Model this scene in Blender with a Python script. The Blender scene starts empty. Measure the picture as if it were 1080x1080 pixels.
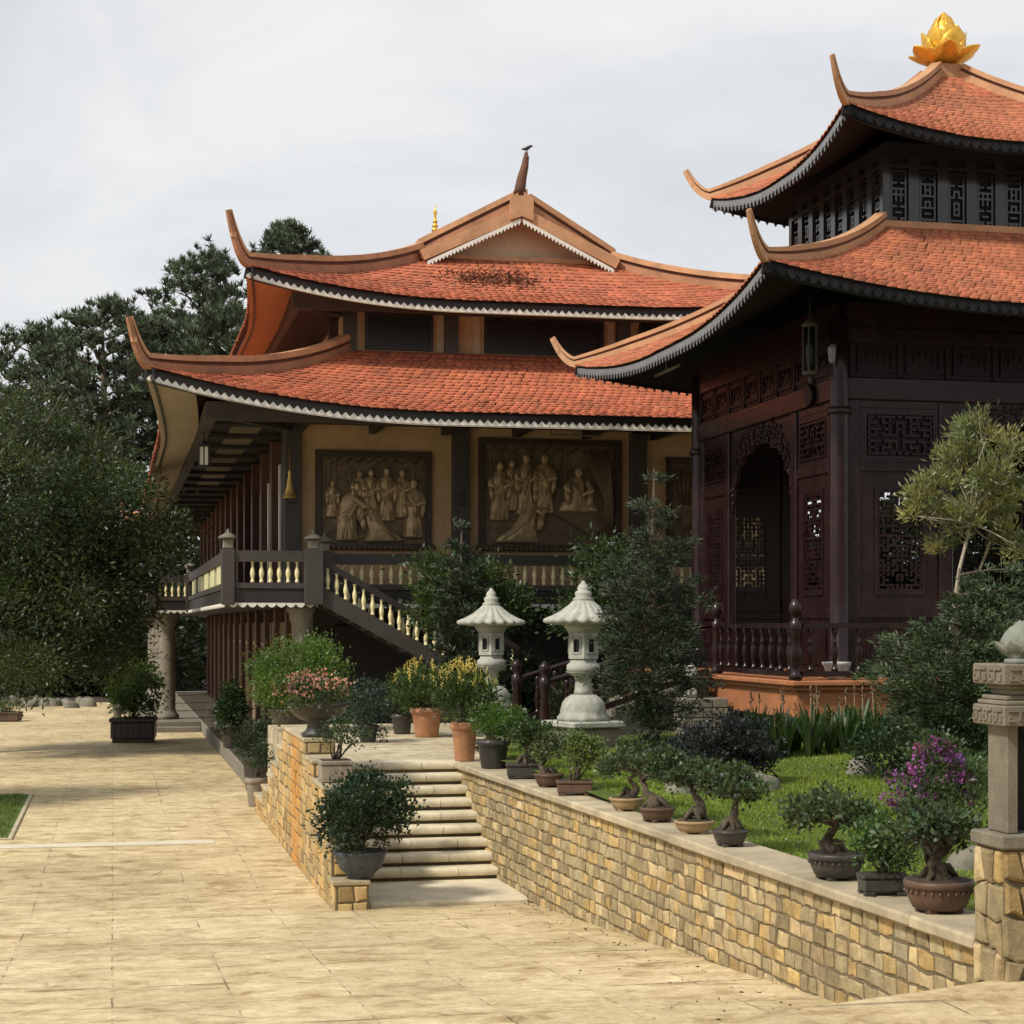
import bpy, math, random
import numpy as np
from mathutils import Vector, Matrix
R = math.radians; PI = math.pi
rnd = random.Random(7); rng = np.random.default_rng(11)
scene = bpy.context.scene
COL = scene.collection
# ------------------------------------------------------------------ camera model (used only to survey real positions)
FPX = 1900.0; HC = 3.5; YAW = R(12.5); HOR = 660.0
SY, CY = math.sin(YAW), math.cos(YAW)
def ray(px):
    a = (px - 540.0) / FPX
    return (SY + a * CY, CY - a * SY)
def at(px, py, z):
    """ground position of the photo point (px,py) that lies at height z"""
    t = FPX * (HC - z) / (py - HOR)
    d = ray(px); return (d[0] * t, d[1] * t, z)
def atx(px, X, z=0.0):
    d = ray(px); t = X / d[0]; return (X, d[1] * t, z)
def aty(px, Y, z=0.0):
    d = ray(px); t = Y / d[1]; return (d[0] * t, Y, z)
def att(px, t, z=0.0):
    d = ray(px); return (d[0] * t, d[1] * t, z)

# ------------------------------------------------------------------ materials
def newmat(name):
    m = bpy.data.materials.new(name); m.use_nodes = True
    nt = m.node_tree; nt.nodes.clear()
    out = nt.nodes.new('ShaderNodeOutputMaterial'); b = nt.nodes.new('ShaderNodeBsdfPrincipled')
    nt.links.new(b.outputs[0], out.inputs[0])
    return m, nt, b, out
def N(nt, t, **kw):
    n = nt.nodes.new(t)
    for k, v in kw.items(): setattr(n, k, v)
    return n
def noise(nt, scale, detail=6, rough=.6, vec=None, dist=0):
    n = N(nt, 'ShaderNodeTexNoise'); n.inputs['Scale'].default_value = scale
    n.inputs['Detail'].default_value = detail; n.inputs['Roughness'].default_value = rough
    n.inputs['Distortion'].default_value = dist
    if vec is not None: nt.links.new(vec, n.inputs['Vector'])
    return n
def ramp(nt, src, stops):
    r = N(nt, 'ShaderNodeValToRGB'); e = r.color_ramp.elements
    e[0].position, e[0].color = stops[0][0], (*stops[0][1], 1)
    e[1].position, e[1].color = stops[-1][0], (*stops[-1][1], 1)
    for p, c in stops[1:-1]:
        x = e.new(p); x.color = (*c, 1)
    nt.links.new(src, r.inputs[0]); return r
def mix(nt, mode, fac, a, b):
    n = N(nt, 'ShaderNodeMix', data_type='RGBA', blend_type=mode)
    for s, v in ((0, fac), (6, a), (7, b)):
        if isinstance(v, (int, float)): n.inputs[s].default_value = v
        elif isinstance(v, tuple): n.inputs[s].default_value = (*v, 1)
        else: nt.links.new(v, n.inputs[s])
    return n.outputs[2]
def pos(nt): return N(nt, 'ShaderNodeNewGeometry').outputs['Position']
def mat(name, c, rough=.7, var=.25, scale=3.0, bump=.0, bscale=40., attr=False, metal=0., spec=.5, c2=None, coat=0.):
    m, nt, b, out = newmat(name)
    tc = N(nt, 'ShaderNodeTexCoord').outputs['Object']
    n = noise(nt, scale, 8, .65, tc)
    lo = tuple(x * (1 - var) for x in c); hi = c2 or tuple(min(1, x * (1 + var)) for x in c)
    r = ramp(nt, n.outputs[0], [(.3, lo), (.7, hi)])
    colr = r.outputs[0]
    n2 = noise(nt, scale * 9, 5, .7, tc)
    colr = mix(nt, 'MULTIPLY', .5, colr, ramp(nt, n2.outputs[0], [(.3, (.72,)*3), (.65, (1.1,)*3)]).outputs[0])
    if attr:
        at_ = N(nt, 'ShaderNodeAttribute', attribute_name='Col')
        colr = mix(nt, 'MULTIPLY', 1., colr, at_.outputs['Color'])
    nt.links.new(colr, b.inputs['Base Color'])
    b.inputs['Roughness'].default_value = rough; b.inputs['Metallic'].default_value = metal
    b.inputs['Specular IOR Level'].default_value = spec
    if coat: b.inputs['Coat Weight'].default_value = coat; b.inputs['Coat Roughness'].default_value = .25
    if bump:
        bn = noise(nt, bscale, 8, .7, tc)
        bp = N(nt, 'ShaderNodeBump'); bp.inputs['Strength'].default_value = bump; bp.inputs['Distance'].default_value = .02
        nt.links.new(bn.outputs[0], bp.inputs['Height']); nt.links.new(bp.outputs[0], b.inputs['Normal'])
        rr = ramp(nt, bn.outputs[0], [(.3, (max(0, rough-.12),)*3), (.7, (min(1, rough+.1),)*3)])
        nt.links.new(rr.outputs[0], b.inputs['Roughness'])
    return m
def leafmat(name, trans=.38, rough=.42, spec=.5):
    m, nt, b, out = newmat(name)
    a = N(nt, 'ShaderNodeAttribute', attribute_name='Col')
    b.inputs['Roughness'].default_value = rough; b.inputs['Specular IOR Level'].default_value = spec
    nt.links.new(a.outputs['Color'], b.inputs['Base Color'])
    t = N(nt, 'ShaderNodeBsdfTranslucent')
    nt.links.new(mix(nt, 'MULTIPLY', 1., a.outputs['Color'], (1.3, 1.35, .6)), t.inputs[0])
    ms = N(nt, 'ShaderNodeMixShader'); ms.inputs[0].default_value = trans
    nt.links.new(b.outputs[0], ms.inputs[1]); nt.links.new(t.outputs[0], ms.inputs[2]); nt.links.new(ms.outputs[0], out.inputs[0])
    return m
def stain(m, col, scale, lo, hi, amt, stretch=(1,1,1)):
    """weathering with a shape of its own: blotches of another colour"""
    nt = m.node_tree; b_ = [n for n in nt.nodes if n.type == 'BSDF_PRINCIPLED'][0]; src = b_.inputs['Base Color'].links[0].from_socket
    mp = N(nt, 'ShaderNodeMapping'); mp.inputs['Scale'].default_value = stretch; nt.links.new(pos(nt), mp.inputs[0])
    r = ramp(nt, noise(nt, scale, 7, .7, mp.outputs[0], .4).outputs[0], [(lo, (0,)*3), (hi, (amt,)*3)])
    nt.links.new(mix(nt, 'MIX', r.outputs[0], src, col), b_.inputs['Base Color'])
M = {}
M['ridge_low'] = mat('ridge_body', (.36, .17, .09), .8, .25, 1.5, .25, 25)
M['ridge'] = mat('ridge_plaster', (.49, .265, .135), .75, .22, 1.5, .25, 25)
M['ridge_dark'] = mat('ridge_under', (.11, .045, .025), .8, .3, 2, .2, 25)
M['white'] = mat('white_trim', (.72, .70, .63), .6, .12, 2)
M['trim_grey'] = mat('grey_trim', (.17, .18, .195), .5, .2, 2)
M['wall_tan'] = mat('tan_plaster', (.53, .345, .19), .85, .12, .8, .12, 60)
M['wall_tan2'] = mat('pale_plaster', (.50, .38, .25), .85, .12, .8, .12, 60)
M['soffit'] = mat('soffit_plaster', (.42, .34, .26), .85, .1, .7)
M['soffit_bounce'] = mat('soffit_orange_bounce', (.46, .24, .12), .85, .1, .7)  # orange light bounced off the lower roof is put into this colour
M['darkwood'] = mat('dark_stained_wood', (.022, .018, .017), .5, .3, 3, .15, 60)
M['greywood'] = mat('grey_paint', (.05, .042, .038), .55, .25, 2, .1, 50)
M['redwood'] = mat('reddish_wood', (.10, .045, .03), .5, .3, 3, .1, 50)
M['glass_dark'] = mat('dark_glass', (.006, .006, .007), .45, .1, 2)
M['sky_sheen_pane'] = mat('sky_sheen_pane', (.6, .6, .56), .15, .1, 2)  # pale colour stands for sky mirrored in the glass
M['cream'] = mat('cream_paint', (.76, .67, .38), .5, .12, 4)
M['creampanel'] = mat('cream_panel', (.62, .60, .36), .5, .1, 4)
M['rosewood'] = mat('rosewood_varnish', (.017, .0068, .0076), .28, .45, 4, .05, 40, spec=.34)
M['rosewood_dk'] = mat('rosewood_dark', (.010, .005, .0055), .4, .3, 4, .04, 50, spec=.2)
M['drumwood'] = mat('varnished_board', (.022, .021, .021), .16, .3, 3, .02, 50, spec=.55)
M['blackwood'] = mat('black_board', (.014, .0135, .0145), .75, .3, 3, spec=.2)
M['terracotta_slab'] = mat('terracotta_slab', (.36, .135, .055), .75, .22, 2, .2, 30)
M['lantern_stone'] = mat('pale_granite', (.37, .375, .325), .85, .24, 6, .5, 60)
M['grey_stone'] = mat('grey_stone', (.185, .165, .13), .9, .25, 3, .4, 45)
M['post_stone'] = mat('carved_sandstone', (.165, .145, .105), .85, .25, 5, .4, 60)
M['step'] = mat('step_stone', (.60, .53, .385), .9, .25, 2.2, .45, 40)
M['riser_shade'] = mat('step_riser_shade', (.26, .22, .15), .9, .3, 2.5, .5, 40)
M['coping'] = mat('coping_stone', (.42, .355, .24), .9, .28, 2.5, .5, 35)
M['mortar'] = mat('mortar', (.15, .115, .065), .95, .3, 5, .4, 40)
M['cream_stone'] = mat('rubble_stone', (.43, .345, .20), .9, .36, 7, .8, 34, attr=True)
M['gold'] = mat('gold_leaf', (.80, .46, .07), .34, .12, 3, .03, 12, metal=.7)
M['bronze'] = mat('bronze_relief', (.46, .335, .19), .42, .35, 6, .3, 60, metal=.35)
M['bronze_dk'] = mat('bronze_ground', (.17, .122, .072), .55, .35, 4, .45, 40, metal=.35)
M['frame'] = mat('relief_frame', (.055, .036, .022), .5, .3, 5)
M['brass'] = mat('brass', (.62, .42, .13), .35, .2, 5, metal=.6)
M['terracotta'] = mat('terracotta_pot', (.40, .19, .095), .8, .2, 6, .25, 50)
M['darkpot'] = mat('dark_glazed_pot', (.04, .036, .033), .45, .35, 8, .2, 50)
M['brownpot'] = mat('brown_clay_pot', (.10, .055, .036), .55, .3, 8, .2, 50)
M['palepot'] = mat('sand_clay_pot', (.33, .23, .12), .7, .25, 8, .25, 50)
M['bluepot'] = mat('blue_grey_pot', (.045, .055, .07), .5, .45, 9, .25, 40)
M['concretepot'] = mat('concrete_pot', (.24, .20, .15), .9, .25, 8, .3, 50)
M['whitepot'] = mat('white_pot', (.6, .6, .55), .6, .15, 8)
M['bark'] = mat('bark', (.085, .065, .045), .95, .45, 9, .8, 30)
M['palebark'] = mat('pale_bark', (.34, .30, .23), .9, .35, 9, .5, 30)
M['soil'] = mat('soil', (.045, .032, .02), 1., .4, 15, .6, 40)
M['rock'] = mat('rock', (.19, .18, .14), .95, .3, 6, .7, 25)
M['leaf'] = leafmat('leaf'); M['needle'] = leafmat('needle', .15, .6); M['petal'] = leafmat('petal', .25, .6)
M['dry'] = leafmat('dry_leaf', .1, .8)
# ------------------------------------------------------------------ mesh builder
def wloc(o):
    v = Vector((0, 0, 0))
    while o is not None:
        v = v + o.location; o = o.parent
    return v
class MB:
    def __init__(s): s.V = []; s.F = []; s.C = []; s.cur = None; s.S = []; s.sm = False
    def add(s, vs, fs, col=None):
        n = len(s.V); s.V += [tuple(v) for v in vs]
        for f in fs:
            s.F.append([i + n for i in f]); s.C.append(col or s.cur or (1, 1, 1)); s.S.append(s.sm)
        return s
    def box(s, x0, x1, y0, y1, z0, z1, col=None):
        v = [(x0,y0,z0),(x1,y0,z0),(x1,y1,z0),(x0,y1,z0),(x0,y0,z1),(x1,y0,z1),(x1,y1,z1),(x0,y1,z1)]
        return s.add(v, [(0,3,2,1),(4,5,6,7),(0,1,5,4),(1,2,6,5),(2,3,7,6),(3,0,4,7)], col)
    def bbox(s, x0, x1, y0, y1, z0, z1, b=.02, col=None):
        """box with chamfered edges"""
        b = min(b, (x1-x0)*.4, (y1-y0)*.4, (z1-z0)*.4)
        vs = []; idx = {}
        for i, (X, sx) in enumerate(((x0, 1), (x1, -1))):
            for j, (Y, sy) in enumerate(((y0, 1), (y1, -1))):
                for k, (Z, sz) in enumerate(((z0, 1), (z1, -1))):
                    for a, p in enumerate(((X, Y+sy*b, Z+sz*b), (X+sx*b, Y, Z+sz*b), (X+sx*b, Y+sy*b, Z))):
                        idx[(i,j,k,a)] = len(vs); vs.append(p)
        f = []; I = idx
        for q in (0, 1):
            A = [I[(q,0,0,0)], I[(q,1,0,0)], I[(q,1,1,0)], I[(q,0,1,0)]]; f.append(A if q else A[::-1])
            A = [I[(0,q,0,1)], I[(1,q,0,1)], I[(1,q,1,1)], I[(0,q,1,1)]]; f.append(A[::-1] if q else A)
            A = [I[(0,0,q,2)], I[(1,0,q,2)], I[(1,1,q,2)], I[(0,1,q,2)]]; f.append(A if q else A[::-1])
        def fix(A):
            c = Vector(((x0+x1)/2, (y0+y1)/2, (z0+z1)/2)); p = [Vector(vs[i]) for i in A]
            n = (p[1]-p[0]).cross(p[2]-p[0]); m = sum(p, Vector())/len(p) - c
            f.append(A if n.dot(m) > 0 else A[::-1])
        for p in (0, 1):
            for q in (0, 1):
                fix([I[(p,q,0,0)], I[(p,q,1,0)], I[(p,q,1,1)], I[(p,q,0,1)]])
                fix([I[(p,0,q,0)], I[(p,1,q,0)], I[(p,1,q,2)], I[(p,0,q,2)]])
                fix([I[(0,p,q,1)], I[(1,p,q,1)], I[(1,p,q,2)], I[(0,p,q,2)]])
                for r in (0, 1): fix([I[(p,q,r,0)], I[(p,q,r,1)], I[(p,q,r,2)]])
        return s.add(vs, f, col)
    def bar(s, p, q, w, h=None, col=None, up=(0,0,1)):
        h = h or w; p = Vector(p); q = Vector(q); d = (q-p).normalized(); u = Vector(up)
        if abs(d.dot(u)) > .98: u = Vector((1,0,0))
        a = d.cross(u).normalized()*w/2; b = a.cross(d).normalized()*h/2
        v = [p-a-b,p+a-b,p+a+b,p-a+b,q-a-b,q+a-b,q+a+b,q-a+b]
        return s.add(v, [(0,3,2,1),(4,5,6,7),(0,1,5,4),(1,2,6,5),(2,3,7,6),(3,0,4,7)][::1], col)
    def lathe(s, prof, c=(0,0,0), seg=16, col=None, mod=None):
        n = len(prof); vs = []
        for k in range(seg):
            a = 2*PI*k/seg
            for r, z in prof:
                rr = r*(mod(a, z) if mod else 1)
                vs.append((c[0]+rr*math.cos(a), c[1]+rr*math.sin(a), c[2]+z))
        fs = []
        for k in range(seg):
            k2 = (k+1) % seg
            for i in range(n-1): fs.append((k*n+i, k2*n+i, k2*n+i+1, k*n+i+1))
        fs.append([k*n+n-1 for k in range(seg)]); fs.append([k*n for k in range(seg)][::-1])
        sm = s.sm; s.sm = True; s.add(vs, fs, col); s.sm = sm; s.S[-1] = s.S[-2] = False
        return s
    def tube(s, path, rad, seg=7, col=None, cap=True):
        P = [Vector(p) for p in path]; n = len(P); vs = []
        if not hasattr(rad, '__len__'): rad = [rad]*n
        prev = None
        for i in range(n):
            d = (P[min(i+1, n-1)] - P[max(i-1, 0)]).normalized()
            if prev is None:
                a = d.cross(Vector((.3,.9,.2))).normalized()
            else:
                a = (prev - d*prev.dot(d)).normalized()
            prev = a; b = d.cross(a)
            for k in range(seg):
                t = 2*PI*k/seg; vs.append(P[i] + (a*math.cos(t)+b*math.sin(t))*rad[i])
        fs = []
        for i in range(n-1):
            for k in range(seg):
                k2 = (k+1) % seg; fs.append((i*seg+k, i*seg+k2, (i+1)*seg+k2, (i+1)*seg+k))
        sm = s.sm; s.sm = True
        s.add(vs, fs, col); s.sm = sm
        if cap:
            s.F.append([len(s.V)-seg+k for k in range(seg)]); s.C.append(col or s.cur or (1,1,1)); s.S.append(False)
            s.F.append([len(s.V)-n*seg+k for k in range(seg)][::-1]); s.C.append(col or s.cur or (1,1,1)); s.S.append(False)
        return s
    def ribbon(s, path, w, zlo, zhi, col=None):
        """upright band swept along a path: half width w[i], from z+zlo[i] to z+zhi[i]"""
        P = [Vector(p) for p in path]; n = len(P); vs = []
        f = lambda q, i: q[i] if hasattr(q, '__len__') else q
        for i in range(n):
            d = P[min(i+1, n-1)] - P[max(i-1, 0)]; h = Vector((d.x, d.y, 0))
            if h.length < 1e-6: h = Vector((1, 0, 0))
            h.normalize(); a = Vector((h.y, -h.x, 0)); dn = d.normalized(); u = (a.cross(dn)).normalized()
            if u.z < 0: u = -u
            W = f(w, i); lo = f(zlo, i); hi = f(zhi, i)
            vs += [P[i]-a*W+u*lo, P[i]+a*W+u*lo, P[i]+a*W+u*hi, P[i]-a*W+u*hi]
        fs = [(0,1,2,3)]
        for i in range(n-1):
            for k in range(4):
                k2 = (k+1) % 4; fs.append((i*4+k, (i+1)*4+k, (i+1)*4+k2, i*4+k2))
        m = (n-1)*4; fs.append((m+3, m+2, m+1, m))
        return s.add(vs, fs, col)
    def prism(s, pts, axis, lo, hi, col=None):
        """extrude a 2-D outline; axis 0/1/2 = extrusion direction"""
        def mk(p, e): return {0: (e, p[0], p[1]), 1: (p[0], e, p[1]), 2: (p[0], p[1], e)}[axis]
        n = len(pts); vs = [mk(p, lo) for p in pts] + [mk(p, hi) for p in pts]
        fs = [list(range(n)), [n+i for i in range(n)][::-1]] + [(i, n+i, n+(i+1) % n, (i+1) % n) for i in range(n)]
        return s.add(vs, fs, col)
    def build(s, name, m, parent=None, world=True, **tags):
        off = wloc(parent) if (parent is not None and world) else Vector((0,0,0))
        me = bpy.data.meshes.new(name)
        me.from_pydata([(v[0]-off.x, v[1]-off.y, v[2]-off.z) for v in s.V], [], s.F)
        me.polygons.foreach_set('use_smooth', s.S)
        if any(c != (1,1,1) for c in s.C):
            ca = me.color_attributes.new('Col', 'FLOAT_COLOR', 'CORNER')
            buf = np.empty((len(me.loops), 4), np.float32); k = 0
            for f, c in zip(s.F, s.C):
                buf[k:k+len(f), :3] = c; buf[k:k+len(f), 3] = 1; k += len(f)
            ca.data.foreach_set('color', buf.ravel())
        me.materials.append(M[m] if isinstance(m, str) else m)
        me.update(); me.validate()
        o = bpy.data.objects.new(name, me); COL.objects.link(o)
        if parent is not None: o.parent = parent
        for k, v in tags.items(): o[k] = v
        return o
def npmesh(name, V, F, m, parent=None, cols=None, world=True, smooth=False):
    """V (n,3) array, F (k,c) array of faces with c corners, cols (k,3)"""
    off = wloc(parent) if (parent is not None and world) else Vector((0,0,0))
    V = np.asarray(V, np.float32) - np.array(off, np.float32)
    F = np.asarray(F, np.int32); k, c = F.shape
    me = bpy.data.meshes.new(name)
    me.vertices.add(len(V)); me.vertices.foreach_set('co', V.ravel())
    me.loops.add(k*c); me.loops.foreach_set('vertex_index', F.ravel())
    me.polygons.add(k); me.polygons.foreach_set('loop_start', np.arange(0, k*c, c, dtype=np.int32))
    if smooth: me.polygons.foreach_set('use_smooth', np.ones(k, bool))
    if cols is not None:
        ca = me.color_attributes.new('Col', 'FLOAT_COLOR', 'CORNER')
        b = np.ones((k, c, 4), np.float32); b[:, :, :3] = np.asarray(cols)[:, None, :]
        ca.data.foreach_set('color', b.ravel())
    me.materials.append(M[m] if isinstance(m, str) else m)
    me.update(calc_edges=True)
    o = bpy.data.objects.new(name, me); COL.objects.link(o)
    if parent is not None: o.parent = parent
    return o
def thing(name, label, cat, loc=(0,0,0), rz=0., group=None):
    o = bpy.data.objects.new(name, None); o.empty_display_size = .2; COL.objects.link(o)
    o.location = loc; o.rotation_euler = (0, 0, rz)
    return tag(o, label, cat, group)
def tag(o, label, cat, group=None):
    o['label'] = label; o['category'] = cat
    if group: o['group'] = group
    return o
def structure(o): o['kind'] = 'structure'; return o
def stuff(o, label, cat=None):
    o['kind'] = 'stuff'; o['label'] = label
    if cat: o['category'] = cat
    return o
def dup(o, parent=None):
    c = o.copy(); COL.objects.link(c)
    if parent is not None: c.parent = parent
    for ch in list(o.children): dup(ch, c)
    return c
# ------------------------------------------------------------------ foliage
def unit(a): return a / np.maximum(np.linalg.norm(a, axis=1, keepdims=True), 1e-9)
def leaves(name, P, D, L, W, cols, m='leaf', parent=None, world=True, fold=.25):
    """one four-cornered leaf per point: base P, axis D, length L, width W"""
    n = len(P); P = np.asarray(P, float); D = unit(np.asarray(D, float))
    L = np.broadcast_to(np.asarray(L, float), (n,))[:, None]; W = np.broadcast_to(np.asarray(W, float), (n,))[:, None]
    r = unit(rng.normal(size=(n, 3))); sd = unit(np.cross(D, r)); nn = np.cross(sd, D)
    mid = P + D*L*.5
    V = np.stack([P, mid + sd*W*.5 + nn*W*fold, P + D*L, mid - sd*W*.5 + nn*W*fold], 1).reshape(-1, 3)
    F = np.arange(n*4).reshape(n, 4)
    return npmesh(name, V, F, m, parent, cols, world)
def shell(n, c, r, inner=.55, flat_bottom=None):
    """points in an ellipsoid, most of them near its skin"""
    d = unit(rng.normal(size=(n, 3))); q = inner + (1-inner)*rng.random((n, 1))**.6
    p = d*q
    if flat_bottom is not None: p[:, 2] = np.maximum(p[:, 2], flat_bottom + .12*rng.random(n))
    return np.asarray(c) + p*np.asarray(r), d
def crown(c_list, ncl, nleaf, spread, base, var=.35, up=.4, inner=.5, flat=None, hue=.12):
    """leaf clumps scattered through ellipsoids -> points, axes, colours"""
    vols = np.array([np.prod(r) ** (2/3) for _, r in c_list]); vols = vols/vols.sum()
    PP, DD, CC = [], [], []
    for (c, r), f in zip(c_list, vols):
        k = max(3, int(ncl*f)); cc, cd = shell(k, c, r, inner, flat)
        per = max(2, int(nleaf*f/k))
        sp = spread*(.6+.8*rng.random((k, 1, 1)))
        off = rng.normal(size=(k, per, 3))*sp*np.array([1, 1, .7])
        p = cc[:, None] + off
        d = unit((off/np.maximum(np.linalg.norm(off, axis=2, keepdims=True), 1e-6)*.8 + cd[:, None]*.5 + rng.normal(size=off.shape)*.5 + np.array([0, 0, up])).reshape(-1, 3))
        b = (1 + var*rng.normal(size=(k, 1, 1))*.6) * (1 + var*rng.normal(size=(k, per, 1))*.6)
        tint = 1 + hue*rng.normal(size=(k, 1, 1))*np.array([1., .2, -.3])
        col = np.clip(np.asarray(base)*np.clip(b, .35, 2.2)*tint, .004, 1)
        PP.append(p.reshape(-1, 3)); DD.append(d); CC.append(np.broadcast_to(col, off.shape).reshape(-1, 3))
    return np.concatenate(PP), np.concatenate(DD), np.concatenate(CC)
def limb(mb, p, q, r0, r1, bend=.12, n=5, seg=6):
    p = Vector(p); q = Vector(q); L = (q-p).length; pts = []; rr = []
    b1 = Vector((rnd.uniform(-1,1), rnd.uniform(-1,1), rnd.uniform(-.3,.6)))*L*bend
    for i in range(n):
        t = i/(n-1); pts.append(p.lerp(q, t) + b1*math.sin(PI*t)); rr.append(r0+(r1-r0)*t)
    mb.tube(pts, rr, seg); return pts
# ================================================================== SETTING
def gz(y):                                   # the paved court rises gently towards the photographer
    s = max(0.0, 22.5 - y)
    return .067*s - .25*min(1, s/3)*.1
# ---- pavement material
def pavement_mat(name, base, brickw=.95, rowh=1.2, dark=1.):
    m, nt, b, out = newmat(name); P = pos(nt)
    wob = noise(nt, 1.4, 4, .6, P); 
    sub = N(nt, 'ShaderNodeVectorMath', operation='SUBTRACT'); nt.links.new(wob.outputs['Color'], sub.inputs[0]); sub.inputs[1].default_value = (.5,.5,.5)
    sc = N(nt, 'ShaderNodeVectorMath', operation='SCALE'); nt.links.new(sub.outputs[0], sc.inputs[0]); sc.inputs['Scale'].default_value = .05
    ad = N(nt, 'ShaderNodeVectorMath', operation='ADD'); nt.links.new(P, ad.inputs[0]); nt.links.new(sc.outputs[0], ad.inputs[1])
    bt = N(nt, 'ShaderNodeTexBrick', offset=0.0); nt.links.new(ad.outputs[0], bt.inputs['Vector'])
    bt.inputs['Scale'].default_value = 1; bt.inputs['Brick Width'].default_value = brickw; bt.inputs['Row Height'].default_value = rowh
    bt.inputs['Mortar Size'].default_value = .016; bt.inputs['Mortar Smooth'].default_value = .6; bt.inputs['Bias'].default_value = 0
    bt.inputs['Color1'].default_value = (.90,.885,.86,1); bt.inputs['Color2'].default_value = (1.06,1.05,1.03,1); bt.inputs['Mortar'].default_value = (.9,.9,.9,1)
    big = noise(nt, .22, 5, .62, P, .6); mid = noise(nt, 2.9, 8, .74, P, .8); fine = noise(nt, 17, 7, .8, P); grit = noise(nt, 70, 4, .8, P)
    # long streaks left by rain across the slabs
    mp = N(nt, 'ShaderNodeMapping'); mp.inputs['Scale'].default_value = (.8, 1.15, 1); nt.links.new(P, mp.inputs[0])
    st = noise(nt, 2.3, 8, .74, mp.outputs[0], .5)
    c = ramp(nt, big.outputs[0], [(.3, tuple(x*.74 for x in base)), (.5, base), (.72, (base[0]*1.22, base[1]*1.24, base[2]*1.32))]).outputs[0]
    c = mix(nt, 'MULTIPLY', .75, c, bt.outputs[0])
    c = mix(nt, 'MULTIPLY', .8, c, ramp(nt, mid.outputs[0], [(.30, (.46,.40,.32)), (.43, (.86,.82,.76)), (.56, (1.05,1.05,1.05)), (.70, (1.30,1.33,1.38))]).outputs[0])
    c = mix(nt, 'MULTIPLY', .9, c, ramp(nt, st.outputs[0], [(.29, (.36,.30,.22)), (.39, (.70,.62,.50)), (.47, (.98,.97,.94)), (.66, (1.18,1.19,1.2))]).outputs[0])
    c = mix(nt, 'MULTIPLY', .8, c, ramp(nt, fine.outputs[0], [(.28, (.55,.52,.47)), (.5, (1,1,1)), (.75, (1.15,1.15,1.15))]).outputs[0])
    c = mix(nt, 'MULTIPLY', .35, c, ramp(nt, grit.outputs[0], [(.3, (.6,.6,.6)), (.6, (1.1,1.1,1.1))]).outputs[0])
    # joints: dark only where dirt has gathered
    dirt = ramp(nt, noise(nt, .9, 5, .65, P, .4).outputs[0], [(.42, (.03,)*3), (.68, (.62,)*3)])
    sx = N(nt, 'ShaderNodeSeparateXYZ'); nt.links.new(ad.outputs[0], sx.inputs[0])
    def joint(k, step, w, ns, lo, hi):
        pp = N(nt, 'ShaderNodeMath', operation='PINGPONG'); nt.links.new(sx.outputs[k], pp.inputs[0]); pp.inputs[1].default_value = step/2
        ln = ramp(nt, pp.outputs[0], [(w*.4, (1,)*3), (w, (0,)*3)])
        br = ramp(nt, noise(nt, ns, 5, .7, P).outputs[0], [(lo, (0,)*3), (hi, (1,)*3)])
        return mix(nt, 'MULTIPLY', 1., ln.outputs[0], br.outputs[0])
    jx = joint(0, brickw, .012, 1.6, .50, .60); jy = joint(1, rowh, .035, 1.1, .46, .58); jz = joint(1, rowh*.5, .022, 2.1, .56, .66)
    jm = N(nt, 'ShaderNodeMath', operation='MAXIMUM'); nt.links.new(mix(nt, 'LIGHTEN', 1., jx, jz), jm.inputs[0]); nt.links.new(jy, jm.inputs[1])
    jf = N(nt, 'ShaderNodeMath', operation='MULTIPLY'); nt.links.new(jm.outputs[0], jf.inputs[0]); jf.inputs[1].default_value = .72
    c = mix(nt, 'MIX', jf.outputs[0], c, (.12, .09, .05))
    # fine wandering cracks
    vo = N(nt, 'ShaderNodeTexVoronoi', feature='DISTANCE_TO_EDGE'); vo.inputs['Scale'].default_value = .75
    nt.links.new(ad.outputs[0], vo.inputs['Vector'])
    ck = ramp(nt, vo.outputs[0], [(.004, (1,1,1)), (.012, (0,0,0))])
    msk = ramp(nt, noise(nt, .6, 3, .5, P).outputs[0], [(.56, (0,)*3), (.68, (.7,)*3)])
    c = mix(nt, 'MIX', mix(nt, 'MULTIPLY', 1., ck.outputs[0], msk.outputs[0]), c, (.11, .085, .05))
    nt.links.new(c, b.inputs['Base Color'])
    b.inputs['Specular IOR Level'].default_value = .35
    rr = ramp(nt, big.outputs[0], [(.3, (.85,)*3), (.7, (.6,)*3)]); nt.links.new(rr.outputs[0], b.inputs['Roughness'])
    hm = N(nt, 'ShaderNodeMath', operation='MULTIPLY_ADD'); nt.links.new(jm.outputs[0], hm.inputs[0]); hm.inputs[1].default_value = -1.2; nt.links.new(st.outputs[0], hm.inputs[2])
    h2 = N(nt, 'ShaderNodeMath', operation='MULTIPLY_ADD'); nt.links.new(fine.outputs[0], h2.inputs[0]); h2.inputs[1].default_value = .6; nt.links.new(hm.outputs[0], h2.inputs[2])
    bp = N(nt, 'ShaderNodeBump'); bp.inputs['Strength'].default_value = .55; bp.inputs['Distance'].default_value = .02
    nt.links.new(h2.outputs[0], bp.inputs['Height']); nt.links.new(bp.outputs[0], b.inputs['Normal'])
    return m
M['pave'] = pavement_mat('worn_pavement', (.55, .45, .275))
M['pave2'] = pavement_mat('ramp_pavement', (.50, .40, .24), 2.4, 1.1)
M['terrace'] = pavement_mat('terrace_paving', (.52, .46, .34), .6, .6)
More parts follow.
